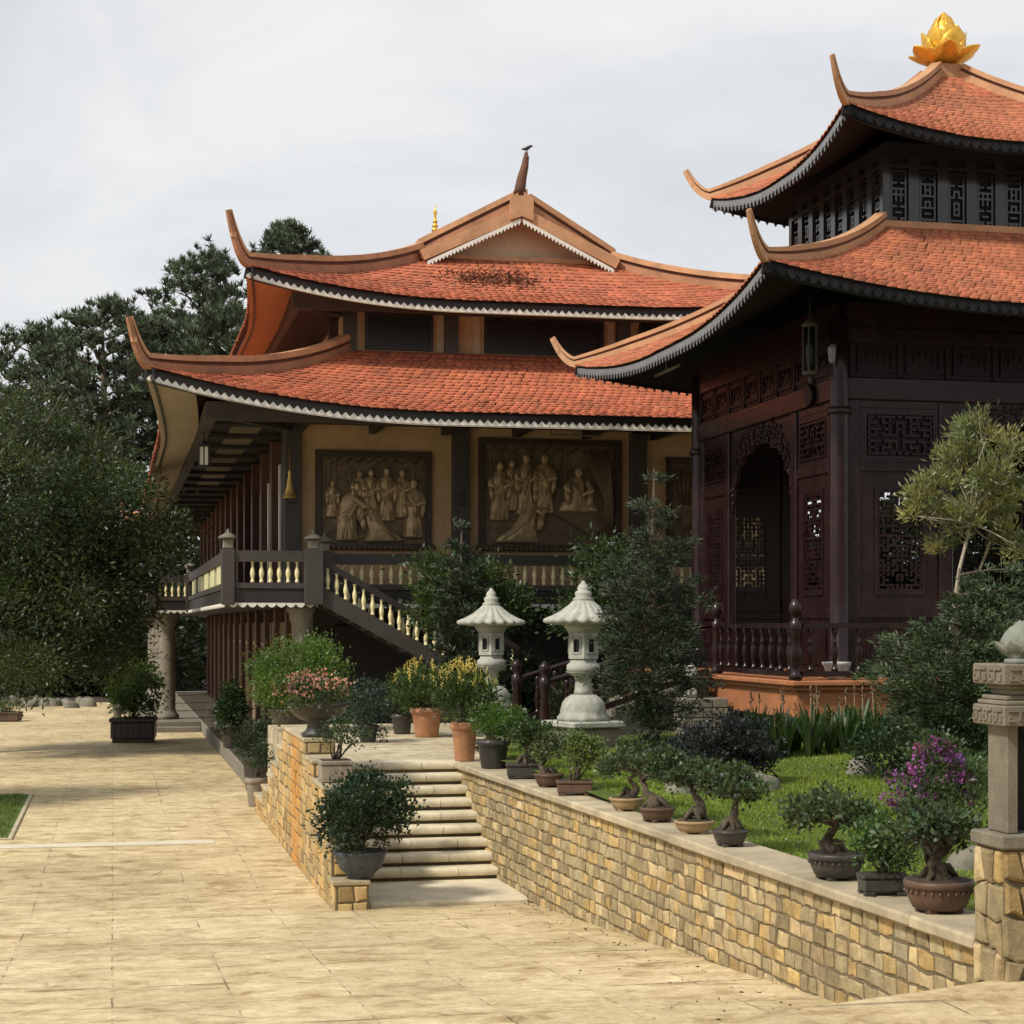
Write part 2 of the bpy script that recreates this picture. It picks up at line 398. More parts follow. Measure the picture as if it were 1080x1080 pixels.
# ---- pavement: one sheet to the horizon
ys = [-12 + .8*i for i in range(60)] + [38, 45, 60, 90, 150, 400, 1500]
xs = [-1500, -300, -80, -40, -20] + [-12 + 1.5*i for i in range(26)] + [40, 80, 300, 1500]
V = [(x, y, gz(y)) for y in ys for x in xs]; nx = len(xs)
F = [(j*nx+i, j*nx+i+1, (j+1)*nx+i+1, (j+1)*nx+i) for j in range(len(ys)-1) for i in range(nx-1)]
b = MB(); b.sm = True; b.add(V, F); g = b.build('pavement', 'pave'); structure(g)
b = MB(); b.box(-14, 1.6, 29.30, 29.75, .002, .012)
M['strip'] = mat('worn_strip', (.60, .54, .42), .85, .15, 1.2, .2, 40)
structure(b.build('paved_strip', 'strip'))
# ---- raised drive at the lower right, where the photographer stands
p = [at(700, 1120, 1.30), at(760, 1079, 1.30), at(860, 1062, 1.27), at(980, 1047, 1.26), at(1085, 1030, 1.26)]
outl = [(q[0], q[1]) for q in p] + [(9, 11.4), (14, 9), (14, -8), (-2, -8), (-1.0, 4)]
b = MB(); zf = lambda x, y: 1.28
n = len(outl)
vs = [(x, y, 1.275) for x, y in outl] + [(x, y, -.2) for x, y in outl]
b.add(vs, [list(range(n))[::-1]] + [(i, (i+1) % n, n+(i+1) % n, n+i) for i in range(n)])
structure(b.build('raised_drive', 'pave2'))
# ---- lawn & garden bed
def lawn_z(x, y):
    z = 1.40 + .22*max(0, min(1, (y-14)/9)) + .10*math.sin(x*.55+1)*max(0, min(1, (x-6.2)/2))
    return z
def lawnmat(name):
    m, nt, b, out = newmat(name); P = pos(nt)
    n1 = noise(nt, .9, 5, .6, P); n2 = noise(nt, 9, 6, .7, P); n3 = noise(nt, 60, 4, .8, P)
    c = ramp(nt, n1.outputs[0], [(.3, (.085,.145,.012)), (.52, (.13,.195,.016)), (.75, (.19,.235,.03))]).outputs[0]
    c = mix(nt, 'MULTIPLY', .8, c, ramp(nt, n2.outputs[0], [(.3, (.55,.6,.5)), (.65, (1.2,1.15,1.05))]).outputs[0])
    c = mix(nt, 'MULTIPLY', .8, c, ramp(nt, n3.outputs[0], [(.3, (.5,.55,.45)), (.65, (1.25,1.2,1.05))]).outputs[0])
    nt.links.new(c, b.inputs['Base Color']); b.inputs['Roughness'].default_value = .9
    bp = N(nt, 'ShaderNodeBump'); bp.inputs['Strength'].default_value = 1; bp.inputs['Distance'].default_value = .05
    nt.links.new(n3.outputs[0], bp.inputs['Height']); nt.links.new(bp.outputs[0], b.inputs['Normal']); return m
M['lawn'] = lawnmat('mown_grass')
gx = [5.50 + .6*i for i in range(36)]; gy = [10.9 + .6*i for i in range(45)]
V = [(x + (18-y)*.033, y, lawn_z(x, y)) for y in gy for x in gx]; nx = len(gx)
F = [(j*nx+i, j*nx+i+1, (j+1)*nx+i+1, (j+1)*nx+i) for j in range(len(gy)-1) for i in range(nx-1)
     if not (gy[j] > 29.2 and gx[i] < 7.2) and not (gy[j] > 25.3 and gx[i]+(18-gy[j])*.033 < 5.64)]
b = MB(); b.sm = True; b.add(V, F); structure(b.build('lawn', 'lawn'))
# grass blades
n = 70000; X = rng.uniform(5.75, 12.5, n); Y = rng.uniform(12, 26.5, n); X = X + (18-Y)*.033
Z = np.array([lawn_z(x, y) for x, y in zip(X, Y)]) - .005
D = unit(rng.normal(size=(n, 3))*np.array([.45, .45, .1]) + np.array([0, 0, 1]))
cl = np.array([.19, .26, .03])*(1+.3*rng.normal(size=(n, 1)))*(1+.15*np.sin(X*2.1+Y*1.3))[:, None]
o = leaves('grass', np.stack([X, Y, Z], 1), D, rng.uniform(.025, .06, n), .012, np.clip(cl, .01, .5))
stuff(o, 'short green lawn grass behind the stone wall', 'grass')
# ---- left lawn patch with kerb
b = MB(); b.box(-14, -1.68, 30.6, 38.4, -.02, .03); structure(b.build('lawn', 'lawn'))
b = MB(); b.bbox(-1.68, -1.60, 30.5, 38.5, -.05, .035, .01); b.bbox(-14, -1.68, 30.5, 30.6, -.05, .03, .01)
structure(b.build('kerb', 'coping'))
n = 9000; X = rng.uniform(-4.5, -1.72, n); Y = rng.uniform(30.6, 38.4, n)
D = unit(rng.normal(size=(n, 3))*np.array([.45,.45,.1]) + np.array([0,0,1]))
o = leaves('grass', np.stack([X, Y, np.full(n, .028)], 1), D, rng.uniform(.03,.07,n), .014, np.clip(np.array([.10,.16,.03])*(1+.3*rng.normal(size=(n,1))), .01, .5))
stuff(o, 'small patch of grass at the left edge of the court', 'grass')
# ---- terrace behind the steps (paved)
b = MB(); b.box(3.06, 5.66, 26.2, 36.6, .2, 1.496); b.box(5.66, 7.0, 29.2, 36.6, .2, 1.494)
structure(b.build('terrace', 'terrace'))
# ---- rubble masonry
STONE_COL = [(1.0,.97,.92), (.9,.89,.86), (1.15,1.0,.70), (.80,.78,.72), (1.1,1.0,.92), (1.0,.84,.58), (.68,.63,.54), (1.25,1.2,1.08), (.85,.83,.78)]
def rubble(b, o, ds, nrm, L, ztop, zbot, cw=.28, ch=.19, jit=.5, top=None, depth=.035, skip=None):
    """irregular squared stones laid in courses on a wall face; neighbours share their joints"""
    o = Vector(o); ds = Vector(ds); nrm = Vector(nrm)
    nr = max(1, int(round((ztop-zbot)/ch))); nc = max(1, int(round(L/cw)))
    hz = (ztop-zbot)/nr; hs = L/nc; ph = [[rnd.uniform(0, 6.3) for _ in range(4)] for _ in range(nr+1)]
    def zl(j, s):
        if j == 0: return zbot
        if j == nr: return ztop
        p = ph[j]; return zbot + j*hz + hz*jit*.15*(math.sin(s*4.1/cw*.28+p[0]) + .7*math.sin(s*9.7/cw*.28+p[1]) + .5*math.sin(s*17.3/cw*.28+p[2]))
    for j in range(nr):
        s = -rnd.uniform(0, .6)*hs; edges = [(0., 0.)]
        while True:
            s += hs*rnd.uniform(.62, 1.45)
            if s > L-.3*hs: break
            if s > edges[-1][0] + .35*hs: d = rnd.uniform(-.22, .22)*hs*jit; edges.append((s-d, s+d))
        edges.append((L, L))
        for (a0, a1), (c0, c1) in zip(edges[:-1], edges[1:]):
            g = rnd.uniform(.007, .013)
            m0, m1 = (a0+c0)/2, (a1+c1)/2
            if skip and skip((m0+m1)/2, (zl(j, m0)+zl(j+1, m1))/2): continue
            pts = [(a0+g, zl(j, a0)+g), (m0, zl(j, m0)+g), (c0-g, zl(j, c0)+g), (c1-g, zl(j+1, c1)-g), (m1, zl(j+1, m1)-g), (a1+g, zl(j+1, a1)-g)]
            cx = sum(p[0] for p in pts)/6; cz = sum(p[1] for p in pts)/6
            pts = [(u + rnd.uniform(-.010,.010), w + rnd.uniform(-.5, .5)*hz*.16*(0 < j or w > cz)*(j < nr-1 or w < cz)) for u, w in pts]; d1 = depth*rnd.uniform(.5, 1.25); tlt = rnd.uniform(-.3,.3)*d1; tl2 = rnd.uniform(-.3,.3)*d1; vs = []
            W = lambda s_, z_, e: o + ds*s_ + nrm*e + Vector((0,0,z_-o.z)); bv = rnd.uniform(.76, .86)
            for k, e in ((1., -.02), (.97, d1*.55), (bv, d1)):
                for p in pts:
                    u, w = cx+(p[0]-cx)*k, cz+(p[1]-cz)*k
                    ee = e if e < 0 else e + tlt*(p[0]-cx)/hs*2 + tl2*(p[1]-cz)/hz*2 + (rnd.uniform(-.12,.12)*d1 if k < .9 else 0)
                    vs.append(W(u, w, ee))
            vs.append(W(cx+rnd.uniform(-.1,.1)*hs, cz+rnd.uniform(-.1,.1)*hz, d1*rnd.uniform(.95,1.25)))
            fs = [(l*6+i, l*6+(i+1) % 6, (l+1)*6+(i+1) % 6, (l+1)*6+i) for l in range(2) for i in range(6)] + [(12+i, 12+(i+1) % 6, 18) for i in range(6)]
            col = rnd.choice(STONE_COL); q = rnd.uniform(.75, 1.15)
            if ds.cross(Vector((0,0,1))).dot(nrm) < 0: fs = [f[::-1] for f in fs]
            b.add(vs, fs, tuple(x*q for x in col))
def weather(m, low=.55, col=(.10,.085,.05)):
    nt = m.node_tree; b_ = [n for n in nt.nodes if n.type == 'BSDF_PRINCIPLED'][0]
    src = b_.inputs['Base Color'].links[0].from_socket; P = pos(nt)
    mp = N(nt, 'ShaderNodeMapping'); mp.inputs['Scale'].default_value = (1, 1, .45); nt.links.new(P, mp.inputs[0])
    n1 = noise(nt, 1.1, 6, .68, mp.outputs[0], .6); r = ramp(nt, n1.outputs[0], [(.50, (0,)*3), (.72, (low,)*3)])
    c = mix(nt, 'MIX', r.outputs[0], src, col)
    n2 = noise(nt, 2.3, 5, .6, mp.outputs[0], .3); r2 = ramp(nt, n2.outputs[0], [(.58, (0,)*3), (.75, (.45,)*3)])
    c = mix(nt, 'MIX', r2.outputs[0], c, (.47, .43, .34)); nt.links.new(c, b_.inputs['Base Color'])
weather(M['cream_stone'])
# ---- garden retaining wall beside the steps
wall = thing('garden_wall', 'low retaining wall of yellow rubble stone with a flat coping carrying the bonsai row', 'wall', (5.4, 18, .3), R(1.9))
b = MB(); b.box(5.245, 5.66, 10.70, 26.15, -.1, 1.42); b.build('wall_core', 'mortar', wall)
b = MB()
def below(s, z): return z < gz(26.1 - s) - .22
rubble(b, (5.245, 26.1, -.1), (0,-1,0), (-1,0,0), 15.40, 1.405, -.1, .19, .132, .25, depth=.015, skip=below)
rubble(b, (5.245, 26.15, -.1), (1,0,0), (0,1,0), .4, 1.4, -.1, .30, .19, .7)
b.build('stone_facing', 'cream_stone', wall)
b = MB(); y = 10.70
while y < 26.1:
    L = rnd.uniform(.8, 1.3); y2 = min(26.2, y+L)
    if 26.2 - y2 < .4: y2 = 26.2
    q = rnd.uniform(.85, 1.1)
    b.bbox(5.16, 5.70, y+.004, y2-.004, 1.408 + rnd.uniform(-.004,.004), 1.5 + rnd.uniform(-.005,.005), .018, (q,q,q)); y = y2
M['coping'] = mat('coping_stone', (.40, .335, .225), .9, .3, 1.8, .5, 35, attr=True)
b.build('coping', 'coping', wall)
# ---- stone steps
st = thing('stone_steps', 'pale stone garden steps with rounded nosings climbing between two stone walls', 'steps', (4.1, 24, 0))
b = MB(); b.bbox(3.07, 5.10, 21.98, 24.0, -.1, .1, .03); b.build('landing', 'step', st)
X0, X1 = 3.06, 5.16
for k in range(9):
    y0 = 23.72 + .30*k; z1 = .1 + .1556*(k+1); dz = rnd.uniform(-.005,.005)
    b = MB(); b.box(X0, X1, y0+.085, y0+.40, z1-.1556-.02, z1-.11)
    t = b.build('step', 'riser_shade', st)  # recessed riser, coloured darker to paint the shade under the nosing
    b = MB()                                     # rounded nosing profile
    prof = [(y0+.36, z1-.108), (y0+.0, z1-.108)]
    for i in range(7):
        a = PI*1.5 - PI*i/6; prof.append((y0-.01+.036*math.cos(a), z1-.054+.054*math.sin(a)))
    prof += [(y0+.36, z1)]
    xs_ = [X0, X0+.7*rnd.uniform(.8,1.2), X1-.62*rnd.uniform(.8,1.2), X1+.012*rnd.uniform(-1,1)]
    for a, c in zip(xs_[:-1], xs_[1:]):
        b.prism(prof, 0, a+.004, c-.004)
    b.build('tread', 'step', t)
# ---- stepped cheek wall on the left of the steps
ck = thing('stepped_wall', 'stepped yellow stone wall flanking the left side of the steps, with a rust orange streak', 'wall', (2.82, 27, 0))
prof = [(21.8,.40),(22.2,.78),(22.55,1.14),(22.9,1.46),(24.2,1.70),(25.2,1.93),(28.7,1.58),(29.4,1.24),(30.4,.96),(31.4,.66),(32.6,.36),(34.3,None)]
M['cheek_stone'] = mat('cheek_stone', (.43, .32, .16), .9, .28, 5, .6, 38, attr=True)
def rust(m):
    nt = m.node_tree; b_ = nt.nodes['Principled BSDF'] if 'Principled BSDF' in nt.nodes else [n for n in nt.nodes if n.type == 'BSDF_PRINCIPLED'][0]
    lk = b_.inputs['Base Color'].links[0]; src = lk.from_socket
    P = pos(nt); mp = N(nt, 'ShaderNodeMapping'); mp.inputs['Location'].default_value = (0, -26.6, 0); nt.links.new(P, mp.inputs[0])
    sep = N(nt, 'ShaderNodeSeparateXYZ'); nt.links.new(mp.outputs[0], sep.inputs[0])
    nz = noise(nt, 1.2, 5, .6, P); ad = N(nt, 'ShaderNodeMath', operation='MULTIPLY_ADD'); nt.links.new(nz.outputs[0], ad.inputs[0]); ad.inputs[1].default_value = 2.2; nt.links.new(sep.outputs[1], ad.inputs[2])
    ab = N(nt, 'ShaderNodeMath', operation='ABSOLUTE'); s2 = N(nt, 'ShaderNodeMath', operation='SUBTRACT'); nt.links.new(ad.outputs[0], s2.inputs[0]); s2.inputs[1].default_value = 1.1; nt.links.new(s2.outputs[0], ab.inputs[0])
    r = ramp(nt, ab.outputs[0], [(.25, (.7,)*3), (1.8, (0,)*3)])
    c = mix(nt, 'MIX', r.outputs[0], src, (.52, .225, .035)); nt.links.new(c, b_.inputs['Base Color'])
rust(M['cheek_stone'])
core = MB(); fac = MB(); cap = MB(); cap.cur = (1,1,1)
for (a, z), (c, _) in zip(prof[:-1], prof[1:]):
    if z is None: continue
    core.box(2.64, 3.05, a+.004, c-.004, -.05, z-.05)
    fac_z = z-.06
    rubble(fac, (2.64, c, -.05), (0,-1,0), (-1,0,0), c-a, fac_z, -.05, .34, .17, .3, depth=.018)
    q = rnd.uniform(.85,1.1); cap.bbox(2.60, 3.07, a-.015, c+.0, z-.058, z, .012, (q,q,q*.95))
# exposed risers of the steps in the wall
last = 0
for k, ((a, z), (c, _)) in enumerate(zip(prof[:6], prof[1:7])):
    zb = -.05 if k == 0 else prof[k-1][1]+.01
    rubble(fac, (2.66, a+.004, zb), (1,0,0), (0,-1,0), .38, z-.06, zb, .2, .17, .2, depth=.018)
core.build('wall_core', 'mortar', ck); fac.build('stone_facing', 'cheek_stone', ck); cap.build('coping', 'coping', ck)
# ---- dry leaves on the court
n = 150; X = rng.normal(4.9, .5, n); Y = rng.uniform(9, 22, n)[:n]; X = np.where(X > 5.1, 5.1-rng.random(n)*.2, X)
Zg = np.array([gz(y) for y in Y]) + .006
D = unit(rng.normal(size=(n,3))*np.array([1,1,.12]))
o = leaves('fallen_leaves', np.stack([X,Y,Zg],1), D, rng.uniform(.02,.05,n), .018, np.clip(np.array([.11,.065,.03])*(1+.4*rng.normal(size=(n,1))), .01, .3), 'dry')
stuff(o, 'scattered dry leaves lying along the foot of the stone wall', 'leaves')
# ---- sky, sun
w = bpy.data.worlds.new('World'); scene.world = w; w.use_nodes = True
nt = w.node_tree; nt.nodes.clear()
SUN_EL, SUN_AZ = R(46), R(-116)               # azimuth from +Y towards +X : the sun stands to the left
out = nt.nodes.new('ShaderNodeOutputWorld'); bg = nt.nodes.new('ShaderNodeBackground'); nt.links.new(bg.outputs[0], out.inputs[0])
sky = nt.nodes.new('ShaderNodeTexSky'); sky.sky_type = 'NISHITA'; sky.sun_disc = False
sky.sun_elevation = SUN_EL; sky.sun_rotation = SUN_AZ; sky.dust_density = 3; sky.air_density = 1.2; sky.altitude = 1500
tc = nt.nodes.new('ShaderNodeTexCoord')
mp = N(nt, 'ShaderNodeMapping'); mp.inputs['Scale'].default_value = (1, 1, 2.4); mp.inputs['Rotation'].default_value = (0, 0, R(20)); nt.links.new(tc.outputs['Generated'], mp.inputs[0])
c1 = noise(nt, 2.2, 7, .55, mp.outputs[0], .8); c2 = noise(nt, 5.5, 6, .6, mp.outputs[0], .5)
BG = .1
cl = ramp(nt, c1.outputs[0], [(.36, (6.5,6.8,7.1)), (.50, (7.45,7.55,7.7)), (.62, (8.3,8.3,8.25))])
cl2 = mix(nt, 'MULTIPLY', .5, cl.outputs[0], ramp(nt, c2.outputs[0], [(.35, (.90,.91,.93)), (.65, (1.06,1.06,1.05))]).outputs[0])
# stratus cover over the clear sky
fin = mix(nt, 'MIX', .92, sky.outputs[0], cl2)
nt.links.new(fin, bg.inputs[0]); bg.inputs[1].default_value = BG
sl = bpy.data.lights.new('sun', 'SUN'); sl.energy = 3.7; sl.angle = R(6); sl.color = (1, .93, .80)
so = bpy.data.objects.new('sun', sl); COL.objects.link(so)
dv = Vector((math.sin(SUN_AZ)*math.cos(SUN_EL), math.cos(SUN_AZ)*math.cos(SUN_EL), math.sin(SUN_EL)))
so.rotation_euler = dv.to_track_quat('Z', 'Y').to_euler(); so.location = (-30, 10, 40)
# ---- camera
cd = bpy.data.cameras.new('camera'); co = bpy.data.objects.new('camera', cd); COL.objects.link(co)
cd.sensor_width = 36; cd.lens = 36*FPX/1080; cd.shift_y = (HOR-540)/1080; cd.clip_end = 4000; cd.clip_start = .1
co.location = (0, 0, HC); co.rotation_euler = (PI/2, 0, -YAW); scene.camera = co
scene.render.resolution_x = scene.render.resolution_y = 1024
scene.view_settings.view_transform = 'Standard'; scene.view_settings.look = 'None'; scene.view_settings.exposure = .14; scene.view_settings.gamma = 1
# ================================================================== CURVED TILED ROOFS
class Roof:
    def __init__(s, outer, inner, ze, zt, flare, out, L, lin=.62, pw=2.3):
        f = lambda r: np.array([(r[0],r[1]),(r[2],r[1]),(r[2],r[3]),(r[0],r[3])], float)
        s.O, s.I = f(outer), f(inner); s.ze, s.zt, s.flare, s.out, s.L, s.lin, s.pw = ze, zt, flare, out, L, lin, pw
        s.diag = np.array([(-1,-1),(1,-1),(1,1),(-1,1)], float)
    def S(s, k, u, w, dz=0.):
        u = np.asarray(u, float); w = np.asarray(w, float); u, w = np.broadcast_arrays(u, w)
        a, b = s.O[k], s.O[(k+1) % 4]; c, d = s.I[k], s.I[(k+1) % 4]
        o = a + (b-a)*u[..., None]; i = c + (d-c)*u[..., None]; p = o + (i-o)*w[..., None]
        Ln = np.linalg.norm(b-a)
        ca = np.clip(1-u*Ln/s.L, 0, 1)**s.pw; cb = np.clip(1-(1-u)*Ln/s.L, 0, 1)**s.pw
        wf = np.clip(1-w, 0, 1.3)**1.6
        p = p + (s.diag[k]*ca[..., None] + s.diag[(k+1) % 4]*cb[..., None])*(s.out*wf)[..., None]
        z = s.ze + (s.zt-s.ze)*(s.lin*w + (1-s.lin)*w*np.abs(w)) + s.flare*(ca+cb)*wf + dz
        return np.concatenate([p, z[..., None]], -1)
    def slope_len(s, k):
        q = s.S(k, .5, np.linspace(0, 1, 12)); return np.linalg.norm(np.diff(q, axis=0), axis=1).sum()
    def edge_len(s, k, w):
        q = np.linalg.norm(s.O[(k+1) % 4]-s.O[k]); r = np.linalg.norm(s.I[(k+1) % 4]-s.I[k]); return q+(r-q)*w
    def sheet(s, k, w0, w1, dz, nu=60, nw=14):
        u = np.linspace(0, 1, nu+1); w = np.linspace(w0, w1, nw+1)
        # crowd samples towards the corners
        u = .5 - .5*np.cos(u*PI)
        U, W = np.meshgrid(u, w); return s.S(k, U, W, dz).reshape(-1, 3), np.array([(j*(nu+1)+i, j*(nu+1)+i+1, (j+1)*(nu+1)+i+1, (j+1)*(nu+1)+i) for j in range(nw) for i in range(nu)])
    def deck(s, name, m, parent, sides, w0=0., w1=1., dz=0., flip=False):
        VV, FF, n = [], [], 0
        for k in sides:
            v, f = s.sheet(k, w0, w1, dz); VV.append(v); FF.append(f+n); n += len(v)
        F = np.concatenate(FF); F = F[:, ::-1] if flip else F
        return npmesh(name, np.concatenate(VV), F, m, parent, smooth=True)
    def tiles(s, name, m, parent, sides, pc=.2, pr=.2, base=(1,1,1), lift=.03, moss=.0):
        VV, FF, CC, n = [], [], [], 0
        for k in sides:
            nr = int(round(s.slope_len(k)/pr))
            for j in range(nr):
                w0 = j/nr - .012; dw = 1/nr; Ln = s.edge_len(k, j/nr)
                if Ln < pc*1.5: continue
                nt_ = int(Ln/pc) + 2; x0 = (Ln - nt_*pc)/2 + (.5*pc if j % 2 else 0)
                xc = x0 + pc*(np.arange(nt_)+.5); xc = xc[(xc > -.1*pc) & (xc < Ln+.1*pc)]; c = len(xc)
                xc = xc + rng.normal(size=c)*.006
                prof = [(-.49, .55), (-.46, .22), (-.22, .02), (0, 0), (.22, .02), (.46, .22), (.49, .55)]
                q = len(prof); P = np.empty((c, 2*q+2, 3)); lf = lift*(1+.10*rng.normal(size=c))
                tl = rng.normal(size=c)*.002
                for i, (a, h) in enumerate(prof):
                    uu = np.clip((xc + a*pc)/Ln, 0, 1); ww = w0 + (h + rng.normal(size=c)*.012)*dw
                    top = s.S(k, uu, ww); top[:, 2] += lf*(1-.5*h) + tl*a*2
                    P[:, i] = top; P[:, q+i] = top - np.array([0, 0, .028])
                for i, a in ((0, .49), (1, -.49)):
                    uu = np.clip((xc + a*pc)/Ln, 0, 1); P[:, 2*q+i] = s.S(k, uu, np.full(c, min(1., w0+1.35*dw))); P[:, 2*q+i, 2] += .002
                VV.append(P.reshape(-1, 3))
                top = [[i for i in range(q)] + [2*q, 2*q+1]]
                fs = []
                fs += [(0, 6, 14, 15), (0, 1, 5, 6), (1, 2, 4, 5), (2, 3, 4, 4)]
                fs += [(q+i, q+i+1, i+1, i) for i in range(q-1)]
                f = np.array(fs)
                FF.append((np.arange(c)[:, None, None]*(2*q+2) + f[None]).reshape(-1, 4) + n); n += c*(2*q+2)
                col = np.array(base)*(1+.10*rng.normal(size=(c, 1)))*(1+.03*rng.normal(size=(c, 3)))
                CC.append(np.repeat(np.clip(col, .3, 1.7), len(fs), 0))
        V = np.concatenate(VV); F = np.concatenate(FF); C = np.concatenate(CC)
        # split degenerate quads
        off = np.array(wloc(parent)); me = bpy.data.meshes.new(name)
        me.from_pydata((V-off).tolist(), [], [tuple(f) if f[2] != f[3] else tuple(f[:3]) for f in F.tolist()])
        ca = me.color_attributes.new('Col', 'FLOAT_COLOR', 'CORNER'); cnt = np.where(F[:, 2] != F[:, 3], 4, 3)
        b_ = np.ones((cnt.sum(), 4), np.float32); b_[:, :3] = np.repeat(C, cnt, 0); ca.data.foreach_set('color', b_.ravel())
        me.materials.append(M[m]); o = bpy.data.objects.new(name, me); COL.objects.link(o); o.parent = parent; return o
    def eave(s, k, n=80):
        u = .5 - .5*np.cos(np.linspace(0, 1, n+1)*PI); return s.S(k, u, 0.)
    def eave_even(s, k, pitch):
        q = s.eave(k, 400); L = np.concatenate([[0], np.cumsum(np.linalg.norm(np.diff(q, axis=0), axis=1))])
        n = int(L[-1]/pitch); t = np.linspace(0, L[-1], n+1)
        return np.stack([np.interp(t, L, q[:, i]) for i in range(3)], 1)
    def zigzag(s, name, m, parent, sides, pitch, ztop, zbot, tooth, up=True, inset=.05, thick=.02):
        b = MB()
        for k in sides:
            q = s.eave_even(k, pitch/2); d = s.O[(k+1) % 4]-s.O[k]; d = d/np.linalg.norm(d); nrm = np.array([d[1], -d[0], 0.])*-1
            q = q + nrm*inset
            for e, side in ((0., 0), (thick, 1)):
                for i in range(0, len(q)-2, 2):
                    a, m_, c = q[i], q[i+1], q[i+2]; Z = np.array([0, 0, 1.])
                    if up: vs = [a+Z*zbot, c+Z*zbot, c+Z*(ztop-tooth), m_+Z*ztop, a+Z*(ztop-tooth)]
                    else: vs = [a+Z*ztop, a+Z*(zbot+tooth), m_+Z*zbot, c+Z*(zbot+tooth), c+Z*ztop]
                    vs = [v + nrm*e for v in vs]; b.add(vs, [[0,1,2,3,4] if (up != bool(side)) else [4,3,2,1,0]])
        return b.build(name, m, parent)
    def fascia(s, name, m, parent, sides, ztop, zbot, inset, thick=.06):
        b = MB()
        for k in sides:
            q = s.eave(k); d = s.O[(k+1) % 4]-s.O[k]; d = d/np.linalg.norm(d); nrm = np.array([-d[1], d[0], 0.])
            b.ribbon(q + nrm*(inset+thick/2), thick/2, zbot, ztop)
        return b.build(name, m, parent)
    def hip(s, k, w1=1., tipout=.5, tipup=.9, n=22, ext=9, pre=None):
        w = np.linspace(w1, 0, n); p = s.S(k, np.zeros(n), w); d = s.diag[k]/math.sqrt(2)
        e = np.linspace(0, 1, ext+1)[1:]; t0 = p[-1]
        tip = np.stack([t0[0]+d[0]*tipout*(e**.85), t0[1]+d[1]*tipout*(e**.85), t0[2]+tipup*(.35*e+.65*e**2)], 1)
        return np.concatenate(([np.array(pre, float)] if pre is not None else []) + [p, tip])
def hip_ridge(name, path, parent, ntail=9, h=.34, wd=.13, m='ridge', md='ridge_dark', sink=.06):
    """tall plaster ridge with a darker groove and a cap, thinning to a curled tip"""
    n = len(path); f = np.ones(n); k_ = ntail+7; f[-k_:] = np.linspace(1, .26, k_)
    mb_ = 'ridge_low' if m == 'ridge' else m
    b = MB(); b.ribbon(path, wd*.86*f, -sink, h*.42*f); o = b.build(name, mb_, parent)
    b = MB(); b.ribbon(path[:-1], wd*.66*f[:-1], h*.41*f[:-1], h*.66*f[:-1]); b.build('ridge_groove', md, o)  # groove coloured dark for the shadow line below the cap
    b = MB(); b.ribbon(path, wd*1.15*f, h*.65*f, h*1.02*f); b.build('ridge_cap', m, o)
    b = MB()                                       # stepped corbels under the tail
    for q, sz in ((-4, .5),):
        a = path[q]; s_ = wd*sz; b.bbox(a[0]-s_, a[0]+s_, a[1]-s_, a[1]+s_, a[2]-.13*sz, a[2]+.06, .02)
    b.build('ridge_corbel', m, o)
    return o
def lattice(b, x0, x1, z0, z1, y, nx, nz, t=.03, dep=.03, seed=1, dens=.62):
    """key-fret carving: bars on a grid, mirrored left to right"""
    r = random.Random(seed); gx = (x1-x0)/nx; gz_ = (z1-z0)/nz
    e = .5*t
    for j in range(nz+1):
        for i in range(nx):
            ii = min(i, nx-1-i)
            h = random.Random(seed*7919 + j*131 + ii).random() < (dens if (j+ii) % 2 else dens*.62) or j in (0, nz)
            if h: b.box(x0+i*gx-e, x0+(i+1)*gx+e, y-dep, y+dep, z0+j*gz_-e, z0+j*gz_+e)
    for i in range(nx+1):
        for j in range(nz):
            ii = min(i, nx-i)
            v = random.Random(seed*6007 + j*197 + ii*17).random() < (dens*.9 if (j+ii) % 2 == 0 else dens*.5) or i in (0, nx)
            if v: b.box(x0+i*gx-e, x0+i*gx+e, y-dep*1.06, y+dep*1.06, z0+j*gz_-e*.98, z0+(j+1)*gz_+e*.98)
M['tile'] = mat('red_clay_tile', (.43, .125, .058), .78, .2, .9, .15, 40, attr=True)
M['tile2'] = mat('brown_clay_tile', (.40, .13, .06), .78, .22, .8, .15, 40, attr=True)
M['tile_deck'] = mat('tile_underlay', (.13, .04, .02), .9, .2, 1)
M['tile_far'] = mat('plain_red_tile', (.34, .09, .04), .8, .3, 6, .3, 14)

for k_ in ('tile', 'tile2'):
    stain(M[k_], (.10, .045, .03), .8, .52, .78, .55, (1, 1, 1)); stain(M[k_], (.40, .33, .22), 5., .60, .78, .45); stain(M[k_], (.07, .06, .035), 2.6, .60, .80, .5)
for k_ in ('ridge', 'ridge_low'):
    stain(M[k_], (.10, .07, .045), 1.6, .52, .78, .6); stain(M[k_], (.42, .36, .26), 7., .6, .8, .35)
for k_ in ('lantern_stone', 'post_stone'):
    stain(M[k_], (.10, .10, .075), 3.2, .52, .75, .55, (1, 1, .5))
stain(M['rosewood'], (.042, .025, .022), 2.2, .52, .78, .5, (1, 1, .18)); stain(M['terracotta'], (.42, .36, .28), 6., .55, .8, .5); stain(M['terracotta_slab'], (.16, .09, .05), 1.6, .52, .78, .6)
for k_ in ('darkpot', 'brownpot'): stain(M[k_], (.16, .14, .11), 6., .56, .8, .45)
stain(M['coping'], (.12, .11, .075), 1.5, .5, .76, .6) if False else None
